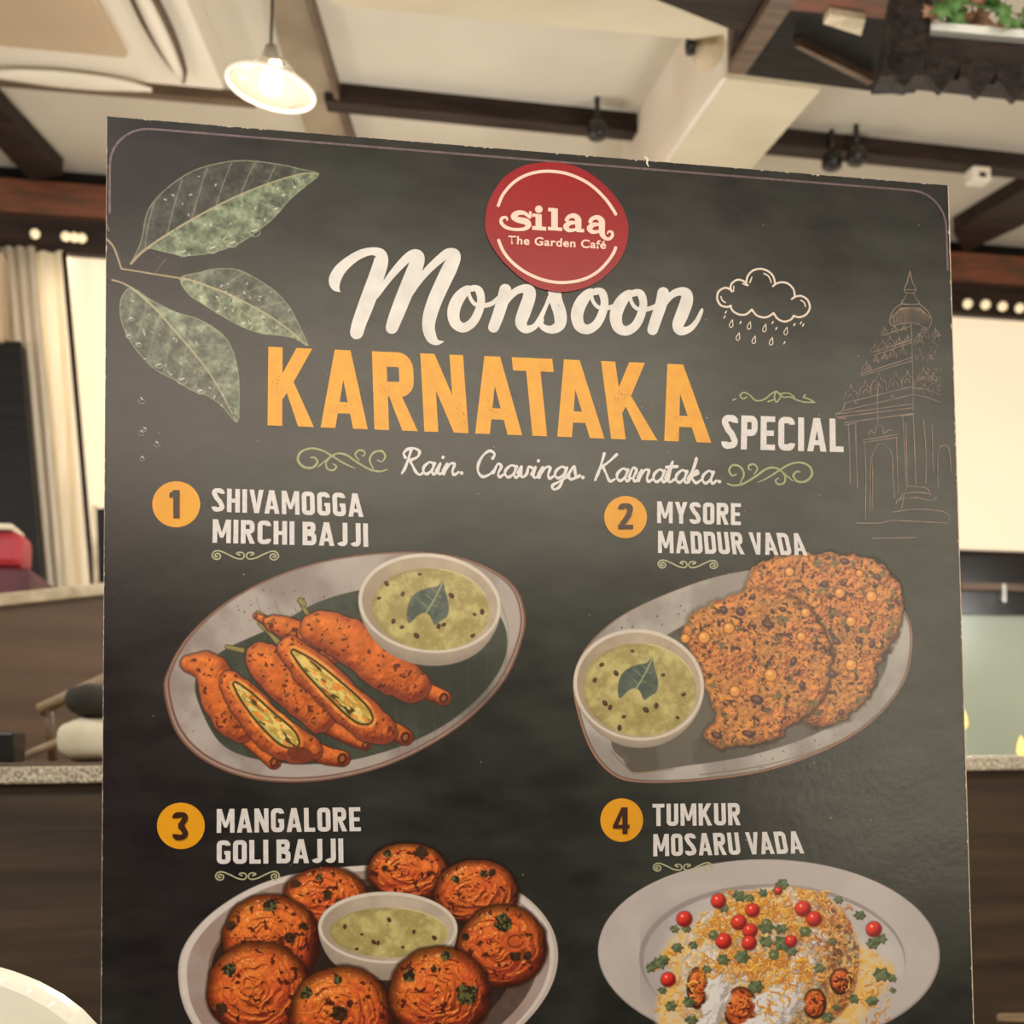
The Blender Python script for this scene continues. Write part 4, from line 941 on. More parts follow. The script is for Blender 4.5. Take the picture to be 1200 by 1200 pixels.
def sd_path(X, Y, pts):
    """distance minus radius along a path of (x, y, r); also the position along it and signed side"""
    P = np.asarray(pts, float); best = np.full(X.shape, 1e9); rr = np.zeros(X.shape); tp = np.zeros(X.shape); side = np.zeros(X.shape)
    for i in range(len(P)-1):
        a, b_ = P[i, :2], P[i+1, :2]; e = b_-a; L2 = e@e+1e-9
        tt = np.clip(((X-a[0])*e[0]+(Y-a[1])*e[1])/L2, 0, 1); r = P[i, 2]*(1-tt)+P[i+1, 2]*tt
        dx = X-a[0]-tt*e[0]; dy = Y-a[1]-tt*e[1]; d = np.hypot(dx, dy)-r; m_ = d < best
        best = np.where(m_, d, best); rr = np.where(m_, r, rr); tp = np.where(m_, (i+tt)/(len(P)-1), tp)
        side = np.where(m_, (e[0]*dy-e[1]*dx)/math.sqrt(L2), side)
    return best, rr, tp, side
def bbox(pts, pad): P = np.asarray(pts, float); return P[:, 0].min()-pad, P[:, 1].min()-pad, P[:, 0].max()+pad, P[:, 1].max()+pad
def shade(h, st, ld=(-.45, -.6, .66)):
    gy, gx = np.gradient(h, st); n_ = np.stack([-gx, -gy, np.ones_like(h)], -1); n_ /= np.linalg.norm(n_, axis=-1, keepdims=True)
    l_ = np.array(ld)/np.linalg.norm(ld); return n_@l_
def fill(K, pts, col, soft=.8, closed=True, hold=False, var=0, seed=3, vs=12, c2=None, n=8):
    P = cat(pts, True, n) if closed else np.asarray(pts, float); sl = K.sub(*bbox(P, 3)); X, Y = K.X[sl], K.Y[sl]
    if X.size == 0: return
    d = sd_poly(X, Y, P); c_ = np.broadcast_to(np.asarray(col, float), X.shape+(3,))
    if c2 is not None: c_ = lerp(col, c2, ss(.35, .65, fbm(X, Y, vs, 4, seed)))
    if var: c_ = c_*(1+var*(fbm(X, Y, vs, 5, seed)-.5)[..., None])
    K.over(sl, ss(soft, -soft, d), c_, hold); return sl, d
def line(K, pts, wd, col, smooth=True, hold=False, op=1., soft=.6):
    P = np.asarray(pts, float); 
    if P.shape[1] == 2: P = np.column_stack([P, np.full(len(P), wd/2)])
    else: P = P*np.array([1, 1, .5])
    if smooth and len(P) > 2: P = cat(P, False, 5)
    sl = K.sub(*bbox(P, wd+3)); X, Y = K.X[sl], K.Y[sl]
    if X.size == 0: return
    d, *_ = sd_path(X, Y, P); K.over(sl, ss(soft, -soft, d)*op, col, hold)
def ellp(cx, cy, rx, ry, rot=0, n=28):
    c_, s_ = math.cos(rot), math.sin(rot); return [(cx+rx*math.cos(a)*c_-ry*math.sin(a)*s_, cy+rx*math.cos(a)*s_+ry*math.sin(a)*c_) for a in np.linspace(0, 2*math.pi, n, endpoint=False)]
def specks(K, n_, x0, y0, x1, y1, col, r0, r1, rs, hold=True, op=1):
    for _ in range(n_):
        x, y, r, a = rs.uniform(x0, x1), rs.uniform(y0, y1), rs.uniform(r0, r1), rs.uniform(0, 3.1)
        line(K, [(x, y), (x+r*math.cos(a), y+r*math.sin(a))], r*1.1, col, False, hold, op)
def sauce(K, cx, cy, rx, ry, rot, seed):
    sl, d = fill(K, ellp(cx, cy, rx, ry, rot), (166, 150, 92), c2=(182, 168, 110), vs=16, seed=seed, var=.25)
    X, Y = K.X[sl], K.Y[sl]; K.over(sl, (ss(7, 0, -d)*(d < 0))*.45*ss(.2, -.6, (X-cx)/rx+(Y-cy)/ry*.3), (120, 108, 66), True)
    I_ = ss(0, -1.5, d); K.over(sl, I_*ss(.5, .72, fbm(X, Y, 7, 3, seed+4))*.3, (136, 126, 76), True)
    K.over(sl, I_*ss(.60, .8, fbm(X, Y, 4, 2, seed+9))*.35, (196, 184, 132), True)
def bowl(K, cx, cy, rx, ry, rot, drop, srx, sry, scy, seed, cI=(176, 158, 136), cO=(182, 164, 146)):
    side = ellp(cx, cy+drop, rx*.93, ry*.95, rot); P = ellp(cx, cy, rx, ry, rot)
    for k in np.linspace(1, 0, 9):
        fill(K, ellp(cx, cy+drop*k, rx*(1-.09*k*k), ry*(1-.05*k), rot), np.array(cO)*(.80+.12*(1-k)), var=.1, seed=seed)
    fill(K, P, (206, 194, 178), var=.08, seed=seed)
    fill(K, ellp(cx, cy+.5, rx-4.2, ry-3.8, rot), cI, var=.2, vs=20, seed=seed+2)
    sl, d = fill(K, ellp(cx, cy+.5, rx-4.2, ry-3.8, rot), cI, var=.2, vs=20, seed=seed+2)
    X, Y = K.X[sl], K.Y[sl]; K.over(sl, ss(.3, -1.1, (X-cx)/rx-(Y-cy)/ry*.2)*(d < 0)*.4, (128, 108, 88), True)
    sauce(K, cx+1, scy, srx, sry, rot, seed)
    line(K, [(cx+srx*math.cos(a), scy+sry*math.sin(a)) for a in np.linspace(-1.4, -.35, 8)], 1.6, (206, 190, 130), hold=True, op=.8)
def curry_leaf(K, cx, cy, s=1.):
    o = [(-25, 22), (-27, 6), (-20, -10), (-6, -18), (8, -21), (15, -27), (18, -14), (22, 2), (20, 14), (12, 20), (5, 24), (0, 14), (-6, 10), (-14, 13)]
    fill(K, [(cx+x*s, cy+y*s) for x, y in o], (74, 84, 74), c2=(92, 100, 88), vs=8, seed=8)
    line(K, [(cx-6*s, cy+12*s), (cx+4*s, cy-4*s), (cx+15*s, cy-26*s)], 1.6, (160, 160, 118))
    for t_, q in ((.2, 1), (.45, 1), (.7, 1), (.3, -1), (.6, -1)):
        x, y = cx+(-6+20*t_)*s, cy+(12-36*t_)*s; line(K, [(x, y), (x-q*8*s, y-7*s+(q < 0)*8)], 1, (128, 134, 108), False)
def pepper(K, pts, r=2.6):
    for i, (x, y) in enumerate(pts):
        rr = r*(.7+.5*((i*37) % 10)/10); fill(K, ellp(x, y, rr*1.2, rr*.85, i, 10), (58, 40, 26)); fill(K, ellp(x-.3, y-.3, rr*.45, rr*.3, i, 8), (96, 74, 44))
OR_D, OR_M, OR_L = (92, 38, 24), (196, 98, 42), (232, 140, 66)
def orange(h, X, Y, K, seed, base=None, fine=1.0):
    L = shade(h, K.step); n_ = fbm(X, Y, 9, 4, seed); n2_ = fbm(X, Y, 2.6, 3, seed+7)
    c_ = lerp((112, 44, 24), (206, 106, 46), ss(-.05, .78, L)); c_ = lerp(c_, (226, 134, 58), ss(.72, .98, L)*.7)
    c_ = c_*(1+.30*(n_-.5)+.35*fine*(n2_-.5))[..., None]
    return c_, L
def bajji(K, path, tip, seed, cut=None):
    P = cat(path, False, 8); T_ = cat(tip, False, 5)
    # stalk end
    sl = K.sub(*bbox(T_, 14)); X, Y = K.X[sl], K.Y[sl]; d, rr, tp, sd = sd_path(X, Y, T_); h = np.sqrt(np.clip(rr**2-(d+rr)**2, 0, None))+.8*fbm(X, Y, 3, 3, seed+1)
    c_, L = orange(h, X, Y, K, seed); K.over(sl, ss(2.2, 0, d), (62, 34, 24), False); K.over(sl, ss(.7, -.7, d), c_)
    e = T_[-1]; fill(K, ellp(e[0], e[1], e[2]*.62, e[2]*.75, .4, 12), (70, 34, 22)); fill(K, ellp(e[0], e[1], e[2]*.3, e[2]*.42, .4, 10), (150, 84, 46))
    sl = K.sub(*bbox(P, P[:, 2].max()+6)); X, Y = K.X[sl], K.Y[sl]; d, rr, tp, sd = sd_path(X, Y, P)
    d = d+(fbm(X, Y, 14, 2, seed+3)-.5)*5
    K.over(sl, ss(3, 0, d)*.8, (56, 36, 26))
    h = np.sqrt(np.clip(rr**2-(d+rr)**2, 0, None))*.85+2.4*fbm(X, Y, 14, 3, seed+2)+.9*fbm(X, Y, 5, 2, seed+8)
    c_, L = orange(h, X, Y, K, seed, fine=.35); c_ = lerp(c_, (150, 72, 52), ss(.55, 1.0, 1+d/np.maximum(rr, 1))*.55); K.over(sl, ss(.8, -.8, d), c_)
    inside = d < -2
    K.over(sl, ss(.70, .76, fbm(X, Y, 6, 2, seed+20))*inside*.8, (80, 34, 22), True)
    rs = np.random.RandomState(seed)
    for _ in range(22):
        k = rs.randint(2, len(P)-2); x, y = P[k, 0]+rs.uniform(-.8, .8)*P[k, 2], P[k, 1]+rs.uniform(-.8, .8)*P[k, 2]; a = rs.uniform(0, 3)
        line(K, [(x, y), (x+2.4*math.cos(a), y+2.4*math.sin(a))], rs.uniform(.9, 2.0), (74, 36, 24) if rs.rand() < .8 else (82, 84, 50), False, True)
    if cut:
        C_ = cat(cut, False, 8)
        sl = K.sub(*bbox(C_, 20)); X, Y = K.X[sl], K.Y[sl]; d, rr, tp, sd = sd_path(X, Y, C_)
        K.over(sl, ss(.8, -.8, d-3.6), lerp((222, 150, 70), (204, 118, 56), ss(.4, .6, fbm(X, Y, 8, 3, seed))))
        K.over(sl, ss(.7, -.7, d), (66, 48, 22))
        ax = P[-1, :2]-P[0, :2]; ax = ax/np.hypot(*ax); u_ = X*ax[0]+Y*ax[1]; v_ = -X*ax[1]+Y*ax[0]
        st = fbm(u_/3, v_*1.0, 3.2, 2, seed+30); side_n = sd*-1/np.maximum(rr, 1)
        f_ = lerp((176, 146, 66), (226, 194, 108), ss(.35, .62, st)); f_ = lerp(f_, (150, 150, 88), ss(.3, 1.0, -side_n)*.9)
        K.over(sl, ss(.8, -.8, d+2.4), f_)
        K.over(sl, ss(.64, .70, fbm(u_/3.2, v_, 4, 2, seed+33))*ss(.8, -.8, d+3)*.9, (64, 46, 24), True)
        K.over(sl, ss(.66, .74, fbm(u_/2.4+9, v_, 3.4, 2, seed+36))*ss(.8, -.8, d+3)*.9, (226, 128, 50), True)
        for _ in range(8):
            k = rs.randint(2, len(C_)-3); x, y = C_[k, 0]+rs.uniform(-.5, .5)*C_[k, 2], C_[k, 1]+rs.uniform(-.5, .5)*C_[k, 2]; fill(K, ellp(x, y, 3.2, 1.5, rs.uniform(.3, 1.2), 10), (206, 188, 118), hold=True)
def ball(K, cx, cy, rx, ry, seed, blots=(), halo=4.5):
    sl = K.sub(cx-rx-6, cy-ry-6, cx+rx+6, cy+ry+6); X, Y = K.X[sl], K.Y[sl]
    if X.size == 0: return
    wob = 1+.05*(fbm(X, Y, 24, 3, seed)-.5)*2; k = np.hypot((X-cx)/rx, (Y-cy)/ry)/wob; d = (k-1)*min(rx, ry)
    K.over(sl, ss(halo, 0, d)*.8, (44, 26, 20))
    # curled crust: noise bent around an off-centre whorl
    wx, wy = cx-rx*.12, cy-ry*.05; ang = np.arctan2(Y-wy, X-wx); rad = np.hypot(X-wx, (Y-wy)*rx/ry)
    sw = fbm(rad*1.0+10*fbm(X, Y, 16, 2, seed+5), ang*7+40, 6.5, 2, seed+6); n_ = fbm(X, Y, 13, 3, seed+1)
    rid = 1-np.abs(fbm(rad*1.3+14*n_, ang*7+60, 9.0, 2, seed+2)-.5)*5
    h = np.sqrt(np.clip(1-k*k, 0, None))*min(rx, ry)*.85+3.2*sw+2.6*n_+3.4*np.clip(rid, 0, 1)+.35*fbm(X, Y, 2.6, 2, seed+12)
    L = shade(h, K.step, (-.30, -.62, .72))
    c_ = lerp((110, 42, 26), (208, 102, 44), ss(-.05, .75, L)); c_ = lerp(c_, (226, 130, 56), ss(.68, .95, L)*.75); c_ = lerp(c_, (196, 70, 44), ss(.45, .65, fbm(X, Y, 20, 3, seed+13))*.35)
    c_ = c_*(1+.22*(fbm(X, Y, 3, 3, seed+15)-.5))[..., None]
    c_ = c_*(1-.55*ss(.72, 1.02, k))[..., None]
    K.over(sl, ss(.8, -.8, d), c_)
    K.over(sl, ss(.93, .985, L)*ss(.55, .68, fbm(X, Y, 2.2, 2, seed+18))*(k < .9)*.8, (246, 186, 120), True)
    K.over(sl, ss(.68, .74, fbm(X, Y, 8, 3, seed+19))*(k < .95)*.85, (62, 26, 20), True)
    rs = np.random.RandomState(seed)
    for _ in range(12):
        a, r = rs.uniform(0, 6.3), rs.uniform(.2, .85); x, y = cx+rx*r*math.cos(a), cy+ry*r*math.sin(a); line(K, [(x, y), (x+rs.uniform(-4, 4), y+rs.uniform(-2, 2))], rs.uniform(1, 2.2), (66, 28, 20), False, True)
    for bx, by, br, green in blots:
        sl2 = K.sub(bx-br-3, by-br-3, bx+br+3, by+br+3); X2, Y2 = K.X[sl2], K.Y[sl2]; d2 = np.hypot(X2-bx, Y2-by)-br*(.55+.9*fbm(X2, Y2, 5, 3, seed+21))
        K.over(sl2, ss(1, -1, d2), lerp((46, 34, 24), (92, 92, 52) if green else (70, 44, 26), ss(.45, .6, fbm(X2, Y2, 3, 2, seed+22))), True)

# ---- dish 1: stuffed chilli fritters on an oval plate
K = Canvas(186, 640, 622, 924)
pl1 = [(192, 812), (197, 783), (220, 745), (262, 707), (315, 678), (375, 658), (440, 648), (505, 647), (560, 659), (600, 683), (615, 714), (613, 748), (592, 797), (552, 841), (500, 876), (440, 902), (370, 916), (300, 914), (243, 894), (207, 860)]
fill(K, pl1, (116, 76, 62), var=.15)
def inset(pts, k, dx=0, dy=0): P = np.array(pts, float); c_ = P.mean(0); return [tuple(c_+(p-c_)*k+np.array([dx, dy])) for p in P]
fill(K, inset(pl1, .988, 0, -.3), (150, 132, 122), var=.12); fill(K, inset(pl1, .978, 0, -1.5), (112, 76, 62), var=.1)
sl, d = fill(K, inset(pl1, .968, .3, -1.8), (144, 130, 122), c2=(164, 152, 144), vs=60, var=.16)
well = [(232, 822), (232, 790), (262, 762), (320, 735), (372, 706), (430, 690), (500, 684), (560, 700), (590, 730), (592, 770), (566, 812), (520, 850), (460, 878), (390, 894), (320, 893), (262, 874)]
fill(K, well, (70, 74, 62), c2=(54, 58, 48), vs=34, var=.25)
for i in range(14):
    x = 300+i*22; line(K, [(x, 700+i % 3*4), (x+10, 740), (x+6, 790), (x+14, 880)], 1.2, (88, 94, 78), hold=True, op=.35)
K.over(*[K.sub(400, 760, 600, 900)]+[ss(40, 0, sd_poly(K.X[K.sub(400, 760, 600, 900)], K.Y[K.sub(400, 760, 600, 900)], ellp(500, 800, 60, 22)))*.55, (46, 48, 40), True])
rs = np.random.RandomState(2); specks(K, 46, 240, 690, 420, 760, (84, 66, 54), .4, 1.4, rs); specks(K, 26, 200, 760, 300, 900, (100, 84, 72), .4, 1.1, rs); specks(K, 20, 470, 820, 600, 890, (96, 80, 70), .4, 1.1, rs)
# green stalks
for s in ([(352, 706, 3), (358, 716, 4), (365, 728, 5), (368, 738, 3)], [(356, 708, 5), (352, 704, 6)], [(302, 718, 4), (316, 726, 4), (330, 732, 5)], [(305, 730, 6), (316, 742, 4), (328, 755, 6), (336, 762, 5)], [(244, 776, 3), (256, 786, 5), (262, 796, 4)], [(266, 758, 4), (284, 762, 5)]):
    line(K, [(x, y, w_+1.6) for x, y, w_ in s], 6, (70, 52, 30)); line(K, s, 5, (140, 128, 76))
bajji(K, [(312, 728, 5), (330, 735, 12), (360, 745, 14), (390, 760, 16)], [(312, 728, 5), (300, 722, 3)], 41)
bajji(K, [(372, 736, 20), (398, 746, 25), (430, 766, 27), (462, 789, 26), (482, 803, 21)], [(492, 806, 10), (508, 813, 9), (520, 818, 8.5)], 42)
bajji(K, [(306, 772, 19), (322, 786, 24), (352, 814, 25), (374, 838, 20)], [(380, 848, 10), (405, 862, 8), (428, 873, 6)], 43)
bajji(K, [(222, 778, 9), (246, 784, 19), (258, 812, 23), (272, 840, 22), (282, 854, 16)], [(286, 862, 9), (304, 878, 8), (321, 893, 8)], 44)
bajji(K, [(340, 760, 14), (362, 782, 21), (400, 818, 23), (430, 846, 22), (450, 856, 16)], [(450, 852, 11), (464, 858, 10), (475, 864, 9)], 45, [(344, 764, 4), (364, 782, 10), (394, 810, 13), (420, 834, 13), (430, 842, 8)])
bajji(K, [(270, 800, 13), (288, 822, 20), (318, 856, 23), (345, 874, 21), (362, 878, 15)], [(368, 880, 11), (384, 886, 10), (401, 889, 9)], 46, [(276, 802, 4), (290, 818, 9), (312, 842, 12), (334, 862, 13), (344, 870, 8)])
fill(K, ellp(352, 884, 16, 9, .2), (110, 50, 32), var=.5, vs=4, hold=True)
bowl(K, 503.5, 707, 83.5, 58, .10, 18, 69, 47.5, 714, 60)
curry_leaf(K, 504, 708)
pepper(K, [(492, 673), (453, 684), (472, 696), (444, 701), (529, 698), (461, 728), (471, 735), (488, 745), (514, 734), (520, 732), (556, 720), (565, 717), (554, 745)], 2.8)
K.build('dish_picture', .00012, 'printed plate of split green chilli fritters with a bowl of chutney')

# ---- dish 2: flat crisp vadas
K = Canvas(664, 642, 1076, 924)
pl2 = [(673, 820), (674, 785), (692, 752), (730, 720), (790, 692), (850, 673), (920, 664), (985, 672), (1040, 694), (1066, 728), (1068, 768), (1056, 806), (1022, 846), (970, 878), (900, 903), (820, 915), (750, 917), (716, 907), (690, 875)]
fill(K, pl2, (150, 112, 92), var=.1); fill(K, inset(pl2, .990, .3, -.8), (96, 82, 72)); fill(K, inset(pl2, .984, .3, -1.2), (150, 140, 132), c2=(168, 160, 152), vs=50, var=.16)
fill(K, [(716, 868), (725, 800), (780, 745), (860, 712), (950, 700), (1030, 730), (1040, 775), (1015, 820), (960, 858), (880, 885), (800, 898), (744, 905), (730, 890)], (104, 98, 88), c2=(84, 78, 70), vs=40, var=.2)
line(K, [(716, 880), (728, 893), (743, 907)], 1.4, (124, 106, 80), hold=True); line(K, [(743, 907), (765, 904), (790, 901)], 1.2, (140, 118, 88), hold=True)
line(K, [(1060, 800), (1030, 838), (975, 872), (900, 896), (820, 908)], 1.2, (120, 92, 74), hold=True, op=.8)
rs = np.random.RandomState(4); specks(K, 60, 700, 700, 860, 780, (80, 66, 54), .4, 1.4, rs); specks(K, 30, 830, 860, 980, 905, (90, 76, 64), .4, 1.2, rs)
def vada(K, pts, seed, thick=5):
    cx_, cy_ = np.array(pts, float).mean(0)
    P = cat(pts, True, 8); sl = K.sub(*bbox(P, 8)); X, Y = K.X[sl], K.Y[sl]
    d = sd_poly(X, Y, P)+(fbm(X, Y, 9, 2, seed)-.5)*9
    K.over(sl, ss(6, 0, d)*(.35+.5*ss(-30, 50, (Y-cy_)*.5+(X-cx_))), (52, 38, 30))
    cell = np.abs(fbm(X, Y, 8, 3, seed+2)-.5)*2; h = np.minimum(-d, 9)*.5+5*fbm(X, Y, 11, 3, seed+3)+4*cell+.7*fbm(X, Y, 3.2, 2, seed+4)
    L = shade(h, K.step); n_ = fbm(X, Y, 30, 3, seed+5)
    c_ = lerp((144, 82, 54), (200, 126, 72), ss(.15, .80, L)); c_ = lerp(c_, (182, 130, 72), ss(.4, .6, n_)*.5); c_ = lerp(c_, (226, 146, 76), ss(.8, .99, L)*.6)
    c_ = c_*(1+.35*(fbm(X, Y, 5, 3, seed+6)-.5))[..., None]
    c_ = c_*(1-.25*ss(-6, 0, d))[..., None]
    K.over(sl, ss(.8, -.8, d), c_)
    ins = ss(-1, -4, d)
    K.over(sl, ss(.66, .72, fbm(X, Y, 5.2, 2, seed+7))*ins*.85, (72, 50, 44), True); K.over(sl, ss(.70, .76, fbm(X, Y, 11, 2, seed+8))*ins*.7, (98, 96, 64), True)
    K.over(sl, ss(.66, .74, fbm(X, Y, 7, 2, seed+9))*ins*.6, (232, 152, 66), True)
    rs = np.random.RandomState(seed); x0, y0, x1, y1 = bbox(P, -4)
    for _ in range(int((x1-x0)*(y1-y0)/52)):
        x, y = rs.uniform(x0, x1), rs.uniform(y0, y1); i, j = int((x-K.xs[0])/K.step), int((y-K.ys[0])/K.step)
        if sd_poly(np.array([[x]]), np.array([[y]]), P)[0, 0] > -4: continue
        a = rs.uniform(-.2, 1.4); l_ = rs.uniform(.8, 4); line(K, [(x, y), (x+l_*math.cos(a), y+l_*math.sin(a))], rs.uniform(.7, 1.5), (70, 36, 30) if rs.rand() < .75 else (66, 66, 46), False, True, .9)
back = [(872, 700), (884, 664), (915, 652), (960, 648), (1005, 651), (1036, 664), (1054, 690), (1057, 720), (1046, 752), (1030, 775), (1022, 805), (1004, 830), (985, 846), (958, 852), (940, 845), (900, 820), (870, 760)]
front = [(802, 745), (806, 722), (830, 708), (852, 700), (880, 690), (915, 694), (948, 715), (968, 742), (975, 775), (968, 812), (945, 838), (930, 848), (905, 866), (875, 873), (842, 876), (824, 862), (838, 838), (826, 800)]
vada(K, back, 71); vada(K, front, 85)
for x, y, r in ((854, 736, 6), (825, 747, 6.5), (939, 746, 5), (903, 791, 7), (861, 810, 6), (997, 728, 5.5), (1021, 699, 6), (997, 779, 6.2), (984, 695, 5.5), (803, 748, 5), (944, 718, 5), (925, 670, 5), (1007, 672, 4)):
    fill(K, ellp(x, y, r+1.1, r+.9, 0, 14), (120, 66, 38)); fill(K, ellp(x, y, r, r, 0, 14), (216, 146, 72), var=.1); fill(K, ellp(x-r*.2, y-r*.3, r*.45, r*.4, 0, 10), (232, 172, 98))
for x, y, rx, ry in ((868, 717, 6, 5), (900, 732, 8, 4.5), (848, 715, 5, 4.5), (887, 820, 8, 5.5), (877, 860, 8, 4), (840, 862, 7, 4), (988, 684, 4, 3.5), (1006, 750, 4, 4), (975, 790, 6, 5), (990, 658, 6, 4), (1028, 676, 5, 3.5), (966, 685, 5, 3.5), (980, 752, 5, 4), (1022, 755, 4, 5), (940, 803, 4, 4.5), (930, 775, 4, 6), (986, 835, 4, 4), (917, 714, 5, 3), (882, 700, 4, 3)):
    fill(K, ellp(x, y, rx, ry, .3, 12), (82, 52, 50), hold=True, var=.4, vs=3); fill(K, ellp(x-.5, y-1, rx*.5, ry*.4, .3, 10), (120, 84, 74), hold=True)
bowl(K, 748.5, 802.5, 76.5, 65, .12, 12, 66.5, 54, 808.5, 90)
curry_leaf(K, 750, 797, .96)
pepper(K, [(741, 763), (722, 789), (697, 797), (777, 791), (709, 824), (715, 829), (731, 840), (757, 832), (769, 827), (801, 814), (794, 841), (726, 853), (705, 779)], 2.9)
K.build('dish_picture', .00012, 'printed oval plate of flat crisp vadas with a bowl of chutney')

# ---- dish 3: round fritters
K = Canvas(204, 984, 660, 1296)
pl3 = [(209, 1146), (216, 1108), (248, 1070), (300, 1038), (360, 1021), (430, 1014), (500, 1013), (562, 1026), (612, 1048), (644, 1082), (654, 1120), (644, 1160), (614, 1200), (560, 1244), (480, 1275), (400, 1284), (320, 1272), (255, 1235), (220, 1190)]
fill(K, pl3, (184, 170, 160), var=.08); fill(K, inset(pl3, .985, -1, -1), (204, 192, 184), var=.06); fill(K, inset(pl3, .955, 0, 1), (166, 148, 140), c2=(150, 128, 118), vs=50, var=.1)
fill(K, inset(pl3, .87, 6, 0), (112, 92, 82), c2=(86, 68, 60), vs=40); fill(K, inset(pl3, .80, -6, 0), (48, 36, 30), var=.3)
ball(K, 382, 1052, 49, 36, 101, ((346, 1036, 6, 0), (384, 1050, 6, 0), (374, 1028, 4, 1)))
ball(K, 478, 1022, 47.5, 34, 102, ((494, 1000, 8, 0), (455, 1001, 5, 1), (451, 1018, 4, 0)))
ball(K, 558, 1046, 49, 39, 103, ((534, 1030, 5, 1), (567, 1024, 5, 1), (577, 1023, 5, 0)))
ball(K, 589, 1109, 52, 48, 104, ((590, 1082, 11, 1), (546, 1098, 4, 0), (604, 1118, 7, 0), (618, 1120, 5, 0)))
fill(K, ellp(600, 1104, 15, 12, .2), (186, 84, 40), hold=True, var=.5, vs=3); line(K, ellp(604, 1103, 9, 7, 0, 10), 1.4, (96, 40, 24), hold=True)
ball(K, 317, 1102, 58, 54, 105, ((317, 1061, 8, 1), (356, 1086, 5, 0), (340, 1100, 7, 0), (270, 1085, 6, 0)))
bowl(K, 454.5, 1087, 81.5, 42, .02, 22, 69, 29, 1093, 110, cI=(180, 164, 146))
pepper(K, [(424, 1095), (456, 1078), (485, 1092), (472, 1110), (438, 1104), (443, 1105), (418, 1112), (509, 1099), (404, 1086)], 2.4)
ball(K, 303, 1161, 61, 57, 106, ((269, 1136, 8, 1), (260, 1182, 7, 0)))
ball(K, 400, 1190, 59, 58, 107, ((358, 1164, 7, 1), (398, 1188, 10, 0), (396, 1148, 5, 1)))
ball(K, 515, 1166, 59, 57, 108, ((523, 1120, 6, 1), (479, 1145, 7, 1), (547, 1165, 12, 1), (508, 1136, 4, 0)))
K.build('dish_picture', .00012, 'printed plate of round orange fritters around a bowl of chutney')

# ---- dish 4: vada in curd with sev and pomegranate
K = Canvas(694, 1000, 1108, 1234)
pe = ellp(901, 1117, 200.5, 110, .02, 40)
fill(K, pe, (150, 140, 136)); fill(K, ellp(900.5, 1116, 199, 108.5, .02, 40), (188, 178, 172), c2=(178, 168, 163), vs=60, var=.05)
fill(K, ellp(905, 1124, 156, 88, .02, 40), (150, 138, 134), var=.1); fill(K, ellp(907, 1128, 153, 87, .02, 40), (196, 188, 184), c2=(184, 175, 172), vs=40)
sl = K.sub(750, 1040, 900, 1200); X, Y = K.X[sl], K.Y[sl]; K.over(sl, ss(16, 0, np.abs(np.hypot((X-907)/150, (Y-1128)/84)-1)*60)*.35*ss(900, 760, X), (146, 132, 130), True)
# loose sev drifts around the mound
for pts in ([(770, 1180), (785, 1150), (790, 1120), (810, 1140), (800, 1185), (815, 1230), (780, 1230)], [(1005, 1110), (1035, 1125), (1048, 1140), (1030, 1165), (1010, 1195), (985, 1232), (960, 1225), (990, 1170)], [(775, 1120), (800, 1090), (820, 1100), (800, 1130)]):
    fill(K, pts, (222, 176, 96), c2=(214, 190, 150), vs=7, soft=7)
mound = [(800, 1168), (800, 1120), (812, 1088), (836, 1066), (862, 1050), (900, 1040), (945, 1042), (982, 1062), (1004, 1098), (1006, 1140), (994, 1178), (960, 1206), (900, 1216), (850, 1212), (815, 1200)]
sl, d = fill(K, mound, (190, 170, 148), soft=3); X, Y = K.X[sl], K.Y[sl]
h = np.clip(-d, 0, 40)*.5+4*fbm(X, Y, 11, 3, 130); L = shade(h, K.step); c_ = lerp((140, 112, 88), (204, 192, 178), ss(.2, .85, L))
zone = fbm(X, Y, 26, 3, 133); c_ = lerp(c_, (194, 130, 66), ss(.46, .60, zone+.14*ss(950, 1000, X))*.8); c_ = lerp(c_, (226, 184, 96), ss(.5, .62, fbm(X, Y, 5, 2, 138))*.6); c_ = lerp(c_, (132, 74, 44), ss(.56, .66, fbm(X, Y, 6, 2, 140))*ss(930, 990, X)*.8); c_ = c_*(1+.35*(fbm(X, Y, 3, 2, 139)-.5))[..., None]
K.over(sl, ss(2, -2, d), c_)
K.over(sl, ss(.62, .70, fbm(X, Y, 6, 3, 137))*ss(0, -6, d)*.6*ss(930, 990, X), (70, 46, 34), True)
for cx, cy, rx, ry, sd_ in ((817, 1158, 12, 24, 141), (868, 1182, 20, 25, 142), (955, 1176, 13, 17, 143), (985, 1150, 12, 15, 144), (930, 1215, 26, 14, 145)): ball(K, cx, cy, rx, ry, sd_, halo=1.5)
for cx, cy, rx, ry, r_ in ((840, 1168, 14, 34, .1), (905, 1182, 22, 26, 0), (845, 1130, 18, 14, .3), (870, 1140, 20, 10, 0), (930, 1165, 12, 28, .2), (824, 1205, 20, 10, 0), (955, 1098, 16, 10, .2), (893, 1205, 26, 12, 0), (938, 1132, 14, 12, 0)):
    P = cat(ellp(cx, cy, rx, ry, r_, 12), True, 5); sl = K.sub(*bbox(P, 6)); X, Y = K.X[sl], K.Y[sl]; d = sd_poly(X, Y, P)+(fbm(X, Y, 9, 3, 151)-.5)*14
    L = shade(np.clip(-d, 0, 9)*.6+2.2*fbm(X, Y, 12, 2, 153), K.step); K.over(sl, ss(2.5, -2, d), lerp((168, 156, 150), (222, 216, 212), ss(.1, .85, L)))
rs = np.random.RandomState(9)
